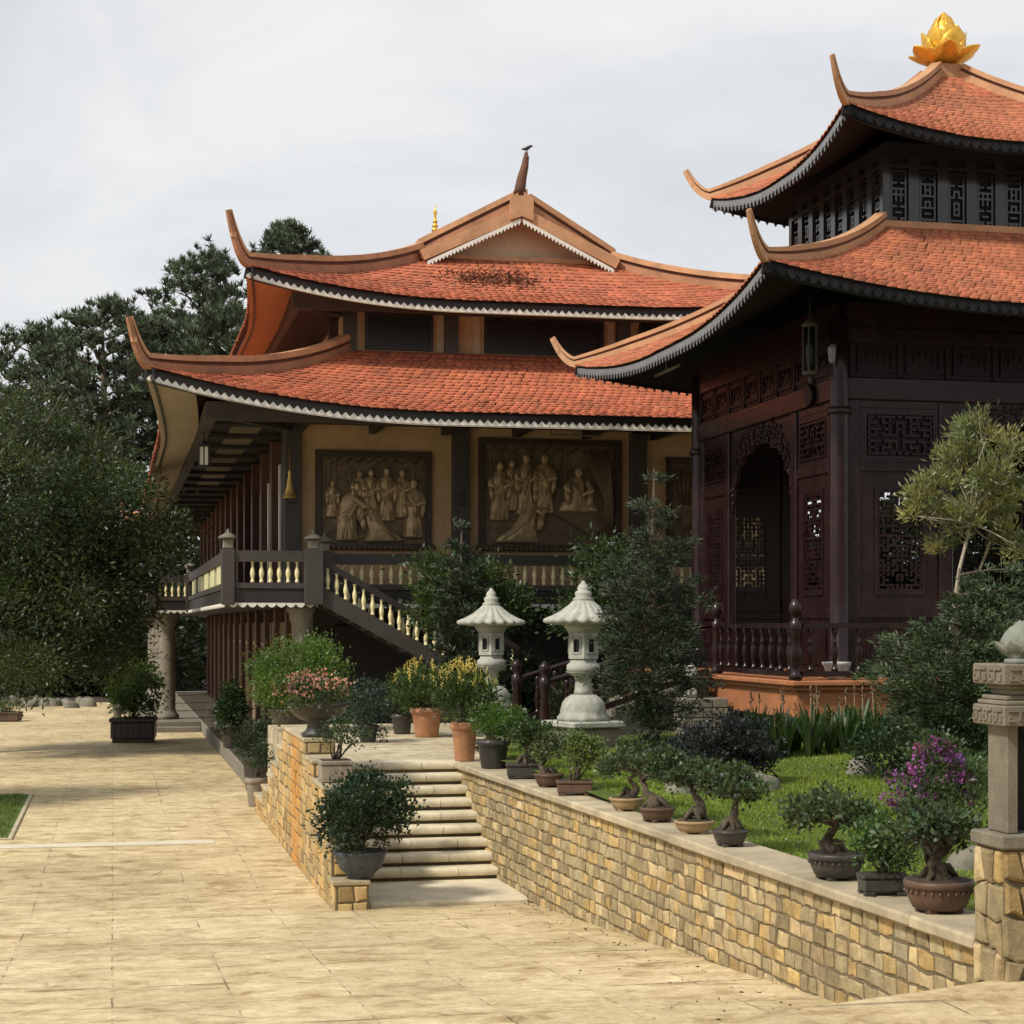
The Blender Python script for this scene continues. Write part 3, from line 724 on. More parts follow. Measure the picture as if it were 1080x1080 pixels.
# ================================================================== MAIN HALL
hall = thing('temple_hall', 'big two-tiered temple hall with red tiled roofs, upturned ridges and tan walls', 'temple', (10.1, 60, .35))
r1 = Roof((1.1, 37.7, 19.1, 90), (5.45, 42.6, 14.75, 86), 8.05, 10.05, .72, .42, 6.2)
r2 = Roof((3.25, 41., 16.95, 88), (7.7, 45, 12.5, 84), 11.05, 12.85, .55, .32, 5.0)
for r, nm in ((r1, 'lower_roof'), (r2, 'upper_roof')):
    o = r.deck(nm, 'tile_far', hall, (1, 2)); r.deck('roof_deck', 'tile_deck', o, (0, 3), dz=-.015)
    r.tiles('roof_tiles', 'tile', o, (0, 3), .20, .27, lift=.045)
    b = MB()
    r.fascia('fascia', 'darkwood', o, (0, 1, 2, 3), -.005, -.30, .10, .05)
    r.zigzag('zigzag_trim', 'white', o, (0, 3, 1), .17, -.14, -.27, .085, True, .065, .02)
    for k in range(4):
        pre = None
        if r is r2 and k < 2: pre = [(10.1 + (-1 if k == 0 else 1)*(.05+2.3*t), 44.55+.45*t, 14.12-1.17*t) for t in np.linspace(0, 1, 8)]
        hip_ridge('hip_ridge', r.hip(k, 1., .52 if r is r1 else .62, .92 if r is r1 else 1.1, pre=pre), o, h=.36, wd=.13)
r1.deck('soffit', 'soffit', hall, (0, 1, 2, 3), .0, .20, -.30, True)
r2.deck('soffit', 'soffit_bounce', hall, (0, 1, 2, 3), .0, .24, -.30, True)
# dark ceilings under the eaves, edge beams and cross beams
def rect_ring(b, a, c, z0, z1):
    b.box(a[0], a[2], a[1], c[1], z0, z1); b.box(a[0], a[2], c[3], a[3], z0, z1); b.box(a[0], c[0], c[1], c[3], z0, z1); b.box(c[2], a[2], c[1], c[3], z0, z1)
M['ceil_lit'] = mat('ceiling_lit_patch', (.17, .14, .10), .7, .3, 1)
b = MB(); rect_ring(b, (2.15, 38.9, 18.05, 88.8), (4.2, 41.6, 16, 86.4), 8.14, 8.2); b.build('eave_ceiling', 'darkwood', hall)
b = MB(); rect_ring(b, (1.93, 38.66, 18.27, 89), (2.15, 38.9, 18.05, 88.8), 7.88, 8.26); b.build('eave_beam', 'greywood', hall)
for i in range(17):
    y = 41.0 + 2.7*i
    b = MB(); b.box(2.15, 4.13, y, y+.2, 8.03, 8.13); b.build('ceiling_beam', 'darkwood', hall)
for i in range(8):
    x = 4.1 + 1.7*i; b = MB(); b.box(x, x+.16, 38.9, 41.5, 7.95, 8.138); b.build('ceiling_beam', 'darkwood', hall)
b = MB(); b.bar((2.2, 38.95, 8.05), (4.1, 41.5, 8.05), .16, .2)
b.build('ceiling_beam', 'greywood', hall)
for i in range(7):
    y = 42.3 + 2.7*i; b = MB(); b.box(2.7, 3.4, y, y+1.35, 8.12, 8.136); b.build('ceiling_lit_patch', 'ceil_lit', hall)  # paler patches painting the lit soffit seen between the beams
b = MB(); rect_ring(b, (4.25, 42., 15.95, 87), (5.5, 43, 14.7, 85.5), 11.13, 11.19); b.build('eave_ceiling', 'darkwood', hall)
b = MB(); rect_ring(b, (4.08, 41.84, 16.12, 87.2), (4.25, 42., 15.95, 87), 10.85, 11.25); b.build('eave_beam', 'greywood', hall)
for i in range(6):
    x = 5.4 + 1.88*i; b = MB(); b.box(x-.09, x+.09, 41.95, 42.62, 10.85, 11.12); b.build('ceiling_beam', 'darkwood', hall)
b = MB(); b.bar((4.2, 41.9, 10.95), (5.5, 42.8, 10.95), .16, .2); b.build('ceiling_beam', 'greywood', hall)
# gable roof above the upper skirt
gx0, gx1, gxc, gy0, gy1 = 7.55, 12.65, 10.1, 44.55, 84.4
za, zb = 14.05, 12.86
b = MB()
for sx in (-1, 1):
    xe = gxc + sx*2.55
    v = [(gxc, gy0, za), (xe, gy0, zb), (xe, gy1, zb), (gxc, gy1, za)]; v2 = [(x, y, z-.16) for x, y, z in v]
    b.add(v+v2, [(0,1,2,3),(7,6,5,4),(0,4,5,1),(1,5,6,2),(2,6,7,3)])
gr = b.build('gable_roof', 'tile_far', hall)
b = MB(); b.prism([(7.75, 12.55), (12.45, 12.55), (12.45, 12.8), (10.1, 13.88), (7.75, 12.8)], 1, 45.02, 45.2); b.build('gable_wall', 'wall_tan2', hall)
b = MB(); b.box(7.7, 12.5, 44.86, 45.02, 12.80, 12.92); b.build('gable_sill', 'ridge', hall)
def verge(y, name='verge_board'):
    for sx in (-1, 1):
        p = [(gxc + sx*2.62*t, y, za+.12 - (za-zb)*t*1.03 - .10*math.sin(PI*t)*0) for t in np.linspace(0, 1, 10)]
        b = MB(); b.ribbon(p, .11, -.33, -.05); o = b.build(name, 'ridge', hall)
        b = MB(); q = [Vector((gxc + sx*(.02+2.40*t), y+.08, za-.25 - (za-zb)*.99*t)) for t in np.linspace(0, 1, 27)]
        for i in range(0, 26, 1):
            a, c = q[i], q[i+1]; m_ = (a+c)/2; Z = Vector((0,0,1))
            for e in (0, .02):
                E = Vector((0, -.21+e, 0)); vs = [a+E, c+E, c+E-Z*.07, m_+E-Z*.15, a+E-Z*.07]; b.add(vs, [[0,1,2,3,4]])
        b.build('zigzag_trim', 'white', o)
verge(gy0)
b = MB(); b.prism([(gxc-.3, za-.30), (gxc, za-.20), (gxc+.3, za-.30), (gxc+.3, za+.28), (gxc, za+.44), (gxc-.3, za+.28)], 1, gy0-.17, gy0+.12); b.build('apex_block', 'ridge', hall)
b = MB(); b.ribbon([(gxc, gy0-.1, za+.1), (gxc, gy1, za+.1)], .16, 0, .4); b.build('main_ridge', 'ridge', hall)
b = MB(); q = [(gxc-.03, gy0-.02, za+.35), (gxc-.02, gy0-.05, za+.55), (gxc+.02, gy0-.07, za+.8), (gxc+.08, gy0-.1, za+1.05), (gxc+.12, gy0-.1, za+1.3), (gxc+.13, gy0-.08, za+1.46)]
b.tube(q, [.17, .14, .12, .10, .075, .03], 8)
for i, (p, s_) in enumerate(zip(q[1:5], (.16, .15, .12, .09))): b.tube([(p[0]-s_*.9, p[1], p[2]-.1), (p[0]+s_*.2, p[1]-.05, p[2]), (p[0]-s_*.5, p[1], p[2]+.1)], [.03, .06, .02], 6)
b.build('ridge_finial', 'ridge_dark', hall)
# ---- upper storey
b = MB(); b.box(5.5, 14.7, 42.75, 85.8, 9.6, 11.15); b.build('upper_wall', 'wall_tan', hall)
for x in (5.5, 7.95, 12.25, 14.55): 
    b = MB(); b.box(x-.16, x+.16, 42.52, 42.745, 9.7, 11.13); b.build('pillar', 'greywood', hall)
for y in range(45, 84, 4):
    b = MB(); b.box(5.28, 5.495, y-.16, y+.16, 9.7, 11.13); b.build('pillar', 'greywood', hall)
def framed(b, x0, x1, z0, z1, y, w=.1, d=.06):
    b.box(x0, x1, y-d, y, z1-w, z1); b.box(x0, x1, y-d, y, z0, z0+w); b.box(x0, x0+w, y-d, y, z0+w, z1-w); b.box(x1-w, x1, y-d, y, z0+w, z1-w)
for x0, x1 in ((5.95, 7.45), (8.85, 11.7), (12.75, 14.2)):
    b = MB(); b.box(x0, x1, 42.70, 42.746, 10.17, 10.9); wn = b.build('window', 'glass_dark', hall)
    b = MB(); framed(b, x0-.07, x1+.07, 10.1, 10.97, 42.748, .075, .09); b.build('window_frame', 'darkwood', wn)
    b = MB(); framed(b, x0-.35, x1+.35, 9.9, 11.1, 42.749, .18, .035); b.build('plaster_surround', 'wall_tan2', wn)
# ---- body walls
b = MB(); b.box(4.13, 16.07, 41.5, 86, 4.3, 8.3); b.build('wall', 'wall_tan', hall)
b = MB(); b.box(4.5, 15.7, 41.5, 86, .35, 4.3); b.build('ground_floor_wall', 'darkwood', hall)
b = MB(); b.bbox(2.85, 17.4, 38.6, 88, -.1, .35, .03); b.build('plinth', 'grey_stone', hall)
M['polish'] = mat('polished_floor', (.16, .14, .115), .16, .2, 1.2)
b = MB(); b.box(2.9, 4.5, 38.7, 87, .351, .356); b.build('terrace_floor', 'polish', hall)
for x in (4.02, 7.94, 12.26, 16.2):
    b = MB(); b.bbox(x-.2, x+.2, 41.26, 41.496, 4.35, 8.1, .02); p = b.build('pillar', 'greywood', hall)
    b = MB(); b.bbox(x-.07, x+.07, 41.2, 41.262, 6.3, 6.62, .01); b.build('wall_plaque', 'darkwood', p)
# ---- balcony
def scallop(b, p, q, z, depth=.09, pitch=.2):
    p = Vector(p); q = Vector(q); L = (q-p).length; n = max(2, int(L/pitch)); d = (q-p)/n; nr = Vector((d.y, -d.x, 0)).normalized()*.012
    for i in range(n):
        a = p+d*i
        for e in (-1, 1):
            o_ = nr*e; vs = [a+o_, a+d+o_] + [a + d*(1-t) + o_ + Vector((0,0,-depth*math.sin(PI*t)*.8-.03)) for t in (.05,.25,.5,.75,.95)]; b.add(vs, [list(range(7))])
BZ = 4.3
# slab outline: gallery, corner bay, side porch
b = MB(); b.box(2.40, 4.25, 38.8, 40.0, 3.96, BZ); b.box(2.40, 17.8, 40.0, 41.49, 3.96, BZ); b.box(2.40, 4.12, 41.49, 86, 3.96, BZ); b.box(1.2, 2.398, 58, 84, 3.96, BZ)
sl_ = b.build('balcony_slab', 'greywood', hall)
b = MB()
edges = [((2.40,58),(2.40,38.8)), ((2.40,38.8),(4.25,38.8)), ((4.25,38.8),(4.25,40.0)), ((4.25,40.),(17.8,40.)), ((1.2,84),(1.2,58)), ((1.2,58),(2.4,58))]
for (a, c) in edges:
    d = Vector((c[0]-a[0], c[1]-a[1])).normalized(); nx_, ny_ = d.y*.05, -d.x*.05
    b.bar((a[0]+nx_*0.4, a[1]+ny_*.4, 4.13), (c[0]+nx_*.4, c[1]+ny_*.4, 4.13), .04, .3)
b.build('balcony_fascia', 'darkwood', sl_)
b = MB()
for (a, c) in edges: 
    d = Vector((c[0]-a[0], c[1]-a[1])).normalized(); o_ = Vector((d.y*.055, -d.x*.055))
    scallop(b, (a[0]+o_.x, a[1]+o_.y, 3.99), (c[0]+o_.x, c[1]+o_.y, 3.99), 3.96)
b.build('scalloped_trim', 'white', sl_)
# rails
rail = MB(); 
for (a, c) in edges:
    if a == (4.25, 38.8): continue
    rail.bar((a[0], a[1], 4.99), (c[0], c[1], 4.99), .16, .24); rail.bar((a[0], a[1], 4.36), (c[0], c[1], 4.36), .14, .12)
rail.build('balcony_rail', 'greywood', hall)
bal = [(.035,0),(.045,.02),(.045,.05),(.03,.07),(.036,.12),(.052,.2),(.05,.27),(.03,.36),(.024,.42),(.033,.435),(.024,.45),(.03,.47),(.045,.48),(.045,.5)]
bm_ = MB(); bm_.lathe([(r, z*.92) for r, z in bal], (0,0,0), 10)
proto = bm_.build('baluster', 'cream', hall, world=False)
nb = 0
def put_bal(x, y, z, sc=1.):
    global nb
    o = proto if nb == 0 else proto.copy()
    if nb: COL.objects.link(o); o.parent = hall
    o.location = Vector((x, y, z)) - hall.location; o.scale = (1, 1, sc); nb += 1
for i in range(52): put_bal(4.55+.22*i, 40.0, 4.42)
for i in range(6): put_bal(2.92+.19*i, 38.8, 4.42)
for i in range(5): put_bal(1.45+.2*i, 58.0, 4.42)
# corner posts of the bay with small stone lamps on them
for x, y, h in ((2.40, 38.8, .0), (4.22, 38.8, 0), (4.6, 40.0, 0), (2.40, 58, 0), (1.2, 58, 0)):
    b = MB(); w_ = .2 if x > 3 else .14; b.bbox(x-w_, x+w_, y-w_, y+w_, 3.95, 5.14, .015); p = b.build('rail_post', 'greywood', hall)
    b = MB(); b.bbox(x-.11, x+.11, y-.11, y+.11, 5.142, 5.36, .02); b.build('post_lamp', 'grey_stone', p)
    b = MB(); b.lathe([(.20, 0), (.21, .03), (.11, .09), (.04, .13), (.03, .17), (.012, .21)], (x, y, 5.36), 12); b.build('post_lamp_cap', 'grey_stone', p)
for i, y in enumerate((40.9, 43.4, 46.3, 49.5, 53)):
    b = MB(); b.box(2.36, 2.43, y, y+1.5+.25*i, 4.44, 4.86); b.build('balustrade_panel', 'creampanel', hall)
# ---- columns below
def round_col(x, y, z0, z1, r):
    b = MB(); b.lathe([(r*1.4, 0), (r*1.45, .12), (r*1.2, .2), (r*1.05, .28), (r, .34), (r*.94, z1-z0-.5), (r*1.0, z1-z0-.42), (r*1.25, z1-z0-.3), (r*1.25, z1-z0-.2), (r*1.5, z1-z0-.12), (r*1.5, z1-z0)], (x, y, z0), 20)
    return b.build('column', 'grey_stone', hall)
round_col(4.0, 39.2, .35, 3.95, .21)
for y in (62, 67.5, 74, 82): round_col(1.8, y, .35, 3.95, .28)
for x in (7.94, 12.26, 16.2): round_col(x, 40.25, .35, 3.95, .2)
b = MB(); b.bbox(1.2, 2.85, 60.5, 84, -.05, .35, .03); b.bbox(.9, 2.85, 60.1, 84.3, -.06, .18, .03); b.build('porch_step', 'grey_stone', hall)
# ---- ground-floor doors along the side and front
for i in range(13):
    y = 42.4 + 3.2*i
    b = MB(); b.box(4.40, 4.498, y, y+2.7, .38, 3.6); d = b.build('door', 'redwood', hall)
    b = MB()
    for q in (0, .9, 1.8, 2.62): b.box(4.36, 4.402, y+q, y+q+.08, .4, 3.58)
    b.box(4.36, 4.403, y, y+2.7, 2.9, 3.0); b.build('door_frame', 'wall_tan2', d)
    b = MB(); b.box(4.385, 4.401, y+.1, y+2.6, 3.06, 3.5); b.build('pane', 'glass_dark', d)
    b = MB(); b.bbox(4.22, 4.49, y+2.76, y+3.1, .36, 3.95, .02); b.build('pilaster', 'redwood', hall)
for i in range(5):
    x = 5.0 + 2.2*i; b = MB(); b.box(x, x+1.9, 41.40, 41.498, .38, 3.5); d = b.build('door', 'darkwood', hall)
    b = MB(); framed(b, x, x+1.9, .4, 3.48, 41.4, .1, .03); b.build('door_frame', 'darkwood', d)
# upper gallery doors, sky reflection painted into their pale panes
for i in range(14):
    y = 42.0 + 3.1*i
    b = MB(); b.bbox(3.85, 4.12, y+.0, y+.4, 4.31, 8.1, .02); b.build('pillar', 'redwood' if i else 'darkwood', hall)
    b = MB(); b.box(4.03, 4.127, y+.5, y+3.0, 4.34, 7.2); d = b.build('door', 'redwood' if i % 2 else 'darkwood', hall)
    b = MB(); b.box(4.0, 4.029, y+.62, y+1.05, 5.5+.12*(i % 3), 6.3); b.box(4.0, 4.029, y+1.9, y+2.4, 5.3, 5.9); b.build('pane', 'sky_sheen_pane', d)
    if i in (0, 1): b = MB(); b.bbox(3.82, 3.9, y+.62, y+.74, 4.32, 7.3-.2*i, .01); b.build('door_post', 'white', d)
# ---- outside stair in two flights
X0, Z0, X1, Z1, X2, X3, Z3 = 4.27, 4.3, 7.1, 2.7, 8.1, 12.2, .36
b = MB()
for (xa, za_, xb, zb_) in ((X0, Z0, X1, Z1), (X2, Z1, X3, Z3)):
    for y in (38.72, 39.92):
        b.prism([(xa, za_+.12), (xb, zb_+.12), (xb, zb_-.22), (xa, za_-.28)], 1, y, y+.14)
    n = int(round((za_-zb_)/.165)); 
    for i in range(n):
        x = xa + (xb-xa)*i/n; b.box(x, x+(xb-xa)/n*1.02, 38.86, 39.92, za_-(za_-zb_)*(i+1)/n-.10, za_-(za_-zb_)*(i+1)/n)
b.box(X1, X2, 38.72, 40.0, Z1-.25, Z1); b.box(X1+.1, X2-.1, 38.9, 39.9, .35, Z1-.25)
b.build('stair', 'greywood', hall)
b = MB(); 
for y in (38.79, 39.99):
    b.bar((X0, y, Z0+.66), (X1, y, Z1+.66), .13, .13); b.bar((X1, y, Z1+.66), (X2, y, Z1+.66), .13, .12); b.bar((X2, y, Z1+.66), (X3, y, Z3+.66), .13, .13)
    for x, z in ((X1+.07, Z1), (X2-.07, Z1), (X3, Z3)): b.bbox(x-.09, x+.09, y-.09, y+.09, z, z+.82, .01)
b.build('stair_rail', 'darkwood', hall)
for i in range(14): put_bal(X0+.26+.195*i, 38.79, Z0-(Z0-Z1)*(.26+.195*i)/(X1-X0)+.12, 1.0)
for i in range(11): put_bal(X0+.35+.25*i, 39.99, Z0-(Z0-Z1)*(.35+.25*i)/(X1-X0)+.12, 1.0)
for i in range(12): put_bal(X2+.2+.31*i, 38.79, Z1-(Z1-Z3)*(.2+.31*i)/(X3-X2)+.12, 1.0)
# leaf litter caught on the upper front slope
n = 900; u = np.clip(.36+.06*rng.normal(size=n), .2, .8); u[::3] = np.clip(.47+.03*rng.normal(size=len(u[::3])), .2, .8); w_ = .62 + .09*rng.normal(size=n)
P_ = r2.S(0, u, w_, .045); D = unit(rng.normal(size=(n,3))*np.array([1,1,.4]))
o = leaves('leaf_litter', P_, D, rng.uniform(.06,.16,n), .05, np.clip(np.array([.15,.05,.028])*(1+.4*rng.normal(size=(n,1))), .01,.2), 'dry')
stuff(o, 'dark dry leaf litter lying on the upper tiled roof', 'leaves')
# ---- things hanging under the eave
lan = thing('hanging_lantern', 'small hanging lantern with white panes under the left eave of the hall', 'lantern', aty(215, 41.3, 7.35))
lx, ly, lz = lan.location
b = MB(); b.box(lx-.11, lx+.11, ly-.11, ly+.11, lz-.26, lz-.22); b.box(lx-.13, lx+.13, ly-.13, ly+.13, lz+.2, lz+.25)
for sx in (-1, 1):
    for sy in (-1, 1): b.box(lx+sx*.11-.015, lx+sx*.11+.015, ly+sy*.11-.015, ly+sy*.11+.015, lz-.22, lz+.2)
b.lathe([(.12, .25), (.03, .33), (.012, .36), (.012, .7)], (lx, ly, lz), 8); b.build('lantern_frame', 'darkwood', lan)
M['milk'] = mat('milk_glass', (.8, .8, .77), .25, .05, 3)
b = MB()
for sx in (-1, 1): b.box(lx+sx*.052-.035, lx+sx*.052+.035, ly-.10, ly+.10, lz-.215, lz+.195)
b.build('pane', 'milk', lan)
bell = thing('bell', 'pale brass bell shaped like a long skirt hanging beside the dark corner pillar', 'bell', aty(305.5, 40.7, 6.6))
lx, ly, lz = bell.location
b = MB(); b.lathe([(.012, .95), (.014, .42), (.03, .40), (.035, .33), (.025, .3), (.05, .2), (.07, .05), (.11, -.12), (.15, -.2), (.165, -.22)], (lx, ly, lz), 18); b.build('bell_body', 'brass', bell)
b = MB(); b.tube([(lx, ly, lz+.9), (lx, ly, lz+1.5)], .012, 6); b.build('hanging_rod', 'darkwood', bell)
# ---- bird on the finial
bird = MB(); bx_, by_, bz_ = gxc+.13, gy0-.08, za+1.46
bird.tube([(bx_-.13, by_, bz_+.06), (bx_-.05, by_, bz_+.06), (bx_+.03, by_, bz_+.085), (bx_+.09, by_, bz_+.13), (bx_+.13, by_, bz_+.15), (bx_+.18, by_, bz_+.145)], [.012, .035, .05, .035, .03, .004], 8)
for e in (-.015, .015): bird.tube([(bx_+.02, by_+e, bz_+.05), (bx_+.02, by_+e, bz_-.005)], .006, 5)
tag(bird.build('bird', 'darkwood'), 'tiny dark bird perched on the tip of the hall roof finial', 'bird')
# ---- carved wall reliefs
def ring_pts(cx, cy, z, hw, hd, n=16, fold=.0, ph=0, k=7):
    out = []
    for i in range(n):
        a = 2*PI*i/n; m_ = 1 + fold*math.sin(k*a+ph); out.append((cx+hw*m_*math.cos(a), cy+hd*m_*math.sin(a), z))
    return out
def figure(parent, x, z, h, y, kind='stand', face=1):
    b = MB(); b.sm = True; n = 22
    if kind == 'stand':
        L = [(0,0,.155,.07),(.03,0,.165,.075),(.2,0,.15,.07),(.42,.0,.135,.075),(.55,0,.15,.085),(.7,0,.155,.085),(.79,0,.14,.075),(.835,0,.07,.05),(.86,.0,.042,.04)]; hz, hx = .92, 0
        arms = [[(-.14,-.04,.76),(-.17,-.07,.6),(-.04,-.11,.55)], [(.14,-.04,.76),(.17,-.07,.6),(.04,-.11,.55)]]
    elif kind == 'bow':
        L = [(0,0,.16,.07),(.03,0,.17,.075),(.25,0,.16,.075),(.45,.0,.16,.085),(.6,.02,.17,.09),(.72,.06,.16,.085),(.80,.11,.10,.06),(.83,.14,.045,.04)]; hz, hx = .89, .17
        arms = [[(.1,-.04,.74),(.22,-.08,.6),(.34,-.1,.56)], [(.16,-.04,.7),(.26,-.08,.56),(.36,-.1,.53)]]
    elif kind == 'kneel':
        L = [(0,-.16,.36,.08),(.04,-.17,.37,.09),(.12,-.13,.31,.11),(.22,-.04,.23,.12),(.36,.03,.19,.11),(.52,.10,.15,.09),(.64,.13,.14,.08),(.69,.15,.07,.05),(.72,.16,.042,.04)]; hz, hx = .78, .18
        arms = [[(.16,-.05,.6),(.28,-.09,.5),(.36,-.1,.6)], [(.2,-.05,.58),(.3,-.09,.47),(.38,-.1,.58)]]
    else:
        L = [(0,0,.30,.09),(.04,0,.32,.10),(.14,0,.27,.11),(.22,.0,.17,.1),(.36,.0,.15,.09),(.48,.0,.15,.08),(.55,.0,.10,.06),(.58,0,.042,.04)]; hz, hx = .645, .0
        arms = [[(-.14,-.05,.5),(-.2,-.1,.34),(-.04,-.13,.26)], [(.14,-.05,.5),(.22,-.1,.38),(.16,-.13,.3)]]
    ph = rnd.random()*6; rings = []
    for i, (zz, xo, hw, hd) in enumerate(L):
        fo = .13 if zz < .6 else .05
        rings.append(ring_pts(x+face*xo*h, y-.02, z+zz*h, hw*h, hd*h*1.1, n, fo, ph+zz*3))
    vs = [p for r in rings for p in r]; fs = []
    for j in range(len(rings)-1):
        for i in range(n): fs.append((j*n+i, j*n+(i+1) % n, (j+1)*n+(i+1) % n, (j+1)*n+i))
    fs.append([i for i in range(n)][::-1]); b.add(vs, fs)
    hp = [(.001,-.085),(.03,-.078),(.047,-.05),(.055,-.01),(.057,.03),(.047,.06),(.025,.078),(.001,.083)]
    b.lathe([(r*h, q*h) for r, q in hp], (x+face*hx*h, y-.06*h-.02, z+hz*h), 12)
    b.tube([(x+face*hx*h+face*.01, y-.115*h-.02, z+(hz+.01)*h), (x+face*hx*h+face*.015, y-.128*h-.02, z+(hz-.02)*h)], [.008*h, .012*h], 5)
    for sx in (-1, 1): b.tube([(x+face*hx*h+sx*.055*h, y-.06*h-.02, z+(hz+.015)*h), (x+face*hx*h+sx*.06*h, y-.06*h-.02, z+(hz-.03)*h)], [.012*h, .01*h], 5)
    for A in arms:
        q = [(x+face*a*h, y+c*h-.02, z+d*h) for a, c, d in A]; b.tube(q, [.05*h, .055*h, .03*h], 8)
        e = q[-1]; b.tube([e, (e[0]+face*.03*h, e[1]-.01, e[2]+.03*h)], [.018*h, .01*h], 6)
    # shawl edge wound over one shoulder, sleeves hanging from the forearms
    if kind != 'kneel':
        for q_ in range(4):
            o_ = .035*q_; b.tube([(x+face*(hx+.13-o_)*h, y-.085*h-.02, z+(hz-.16)*h), (x+face*(hx*.6+.03-o_*.5)*h, y-.115*h-.025, z+(hz-.32-o_)*h), (x-face*(.13-o_)*h, y-.085*h-.02, z+(hz-.46-o_*1.6)*h)], [.010*h, .016*h, .010*h], 5)
    else:
        for q_ in range(5):
            o_ = .05*q_; b.tube([(x+face*(.20-o_*.3)*h, y-.10*h-.02, z+(.62-o_)*h), (x+face*(.02-o_)*h, y-.13*h-.03, z+(.40-o_)*h), (x-face*(.22+o_*.9)*h, y-.10*h-.02, z+(.20-o_*.7)*h)], [.012*h, .02*h, .012*h], 5)
    for A in arms:
        e = A[1]; b.tube([(x+face*e[0]*h, y+e[1]*h-.03, z+e[2]*h), (x+face*e[0]*.9*h, y+e[1]*h-.03, z+(e[2]-.16)*h), (x+face*e[0]*.8*h, y+e[1]*h-.02, z+(e[2]-.26)*h)], [.035*h, .05*h, .03*h], 6)
    # robe folds
    for i in range(6):
        t = rnd.uniform(-.8, .8); z0_, z1_ = (0.03, .5) if kind in ('stand','bow') else (.03, .3)
        hw = .14 if kind != 'kneel' else .3
        b.tube([(x+face*(L[0][1]+t*hw*1.05)*h, y-.075*h-.025, z+z0_*h), (x+face*(t*hw*.75)*h, y-.085*h-.025, z+(z0_+z1_)/2*h), (x+face*(t*hw*.35+.03)*h, y-.08*h-.02, z+z1_*h)], [.012*h, .014*h, .006*h], 5)
    return b.build('figure', 'bronze', parent)
def relief(x0, x1, z0, z1, label, scene_kind):
    y = 41.498; t = thing('wall_relief', label, 'relief', ((x0+x1)/2, y, z0), 0, 'carved reliefs on the hall front')
    b = MB()
    for w_, d, off in ((.07, .09, 0), (.05, .13, .07), (.04, .08, .12)):
        framed(b, x0+off, x1-off, z0+off, z1-off, y-.001*off, w_-.002, d)
    b.build('frame', 'frame', t)
    b = MB(); b.box(x0+.15, x1-.15, y-.03, y, z0+.15, z1-.15); b.build('panel', 'bronze_dk', t)
    b = MB()                                                # carved foot rail with scroll brackets
    xx = x0+.06
    while xx < x1-.1: b.lathe([(.035,-.03),(.055,0),(.035,.03)], (xx, y-.13, z0+.04), 8); xx += .12
    for sx, ex in ((x0, 1), (x1, -1)):
        q = [(sx+ex*(.05-.13*math.cos(a))*(1-a/9), y-.06, z0+.02+.14*math.sin(a)*(1-a/9)) for a in np.linspace(0, 5.2, 14)]; b.tube(q, .028, 6)
    b.build('carved_foot', 'bronze_dk', t)
    W = x1-x0-.3; H = z1-z0-.3; bx = x0+.15; bz = z0+.15; yy = y-.05
    F = lambda fx, fz: (bx+fx*W, bz+fz*H)
    b = MB()
    if scene_kind == 1:
        for fx in (.06, .12, .88, .95): b.bbox(bx+fx*W-.05, bx+fx*W+.05, yy-.01, yy+.03, bz+.3*H, bz+.97*H, .01)
        framed(b, bx+.26*W, bx+.76*W, bz+.35*H, bz+.86*H, yy+.02, .05, .035)
        for i in range(8): b.box(bx+(.31+.058*i)*W, bx+(.325+.058*i)*W, yy-.005, yy+.02, bz+.37*H, bz+.82*H)
        b.prism([(bx+.0*W, bz+.28*H), (bx+.2*W, bz+.34*H), (bx+.2*W, bz+.38*H), (bx, bz+.36*H)], 1, yy-.02, yy+.02); b.bar((bx+.02*W, yy-.02, bz+.08*H), (bx+.22*W, yy-.02, bz+.3*H), .04)
        figs = [(.10,.30,.42,'stand',1), (.36,.34,.50,'stand',-1), (.24,.03,.70,'bow',1), (.47,.30,.56,'stand',1), (.62,.26,.62,'stand',1), (.77,.30,.56,'stand',-1), (.88,.07,.68,'stand',-1), (.52,.02,.60,'kneel',-1)]
    elif scene_kind == 2:
        for i in range(7):
            t_ = i/6; b.tube([(bx+(.80+.14*t_)*W, yy, bz+.96*H), (bx+(.84+.12*t_)*W, yy-.03, bz+.7*H), (bx+(.93+.05*t_)*W, yy-.035, bz+.45*H), (bx+(.88+.10*t_)*W, yy-.02, bz+.06*H)], [.03,.045,.03,.045], 6)
        for fx in (.56, .62): b.bbox(bx+fx*W-.05, bx+fx*W+.05, yy-.01, yy+.03, bz+.35*H, bz+.97*H, .01)
        b.prism([(bx+.46*W, bz+.40*H), (bx+.84*W, bz+.10*H), (bx+.92*W, bz+.2*H), (bx+.6*W, bz+.46*H)], 1, yy-.05, yy+.02)
        b.prism([(bx+.46*W, bz+.37*H), (bx+.84*W, bz+.07*H), (bx+.84*W, bz+.1*H), (bx+.46*W, bz+.40*H)], 1, yy-.07, yy+.02)
        for i in range(6): b.box(bx+(.03+.03*i)*W, bx+(.05+.03*i)*W, yy, yy+.02, bz+.5*H, bz+.95*H)
        figs = [(.20,.34,.50,'stand',1), (.11,.24,.58,'stand',1), (.31,.30,.60,'stand',1), (.45,.32,.58,'stand',-1), (.30,.02,.58,'kneel',1), (.71,.33,.62,'sit',-1)]
    else:
        for i in range(9): b.tube([(bx+(.1+.03*i)*W, yy, bz+.5*H), (bx+(.05+.06*i)*W, yy-.02, bz+.95*H)], .02, 5)
        b.prism([(bx+.1*W, bz+.25*H), (bx+.5*W, bz+.3*H), (bx+.45*W, bz+.4*H), (bx+.1*W, bz+.38*H)], 1, yy-.04, yy+.02)
        figs = [(.3,.05,.5,'sit',1), (.6,.1,.65,'stand',-1), (.82,.08,.62,'stand',-1)]
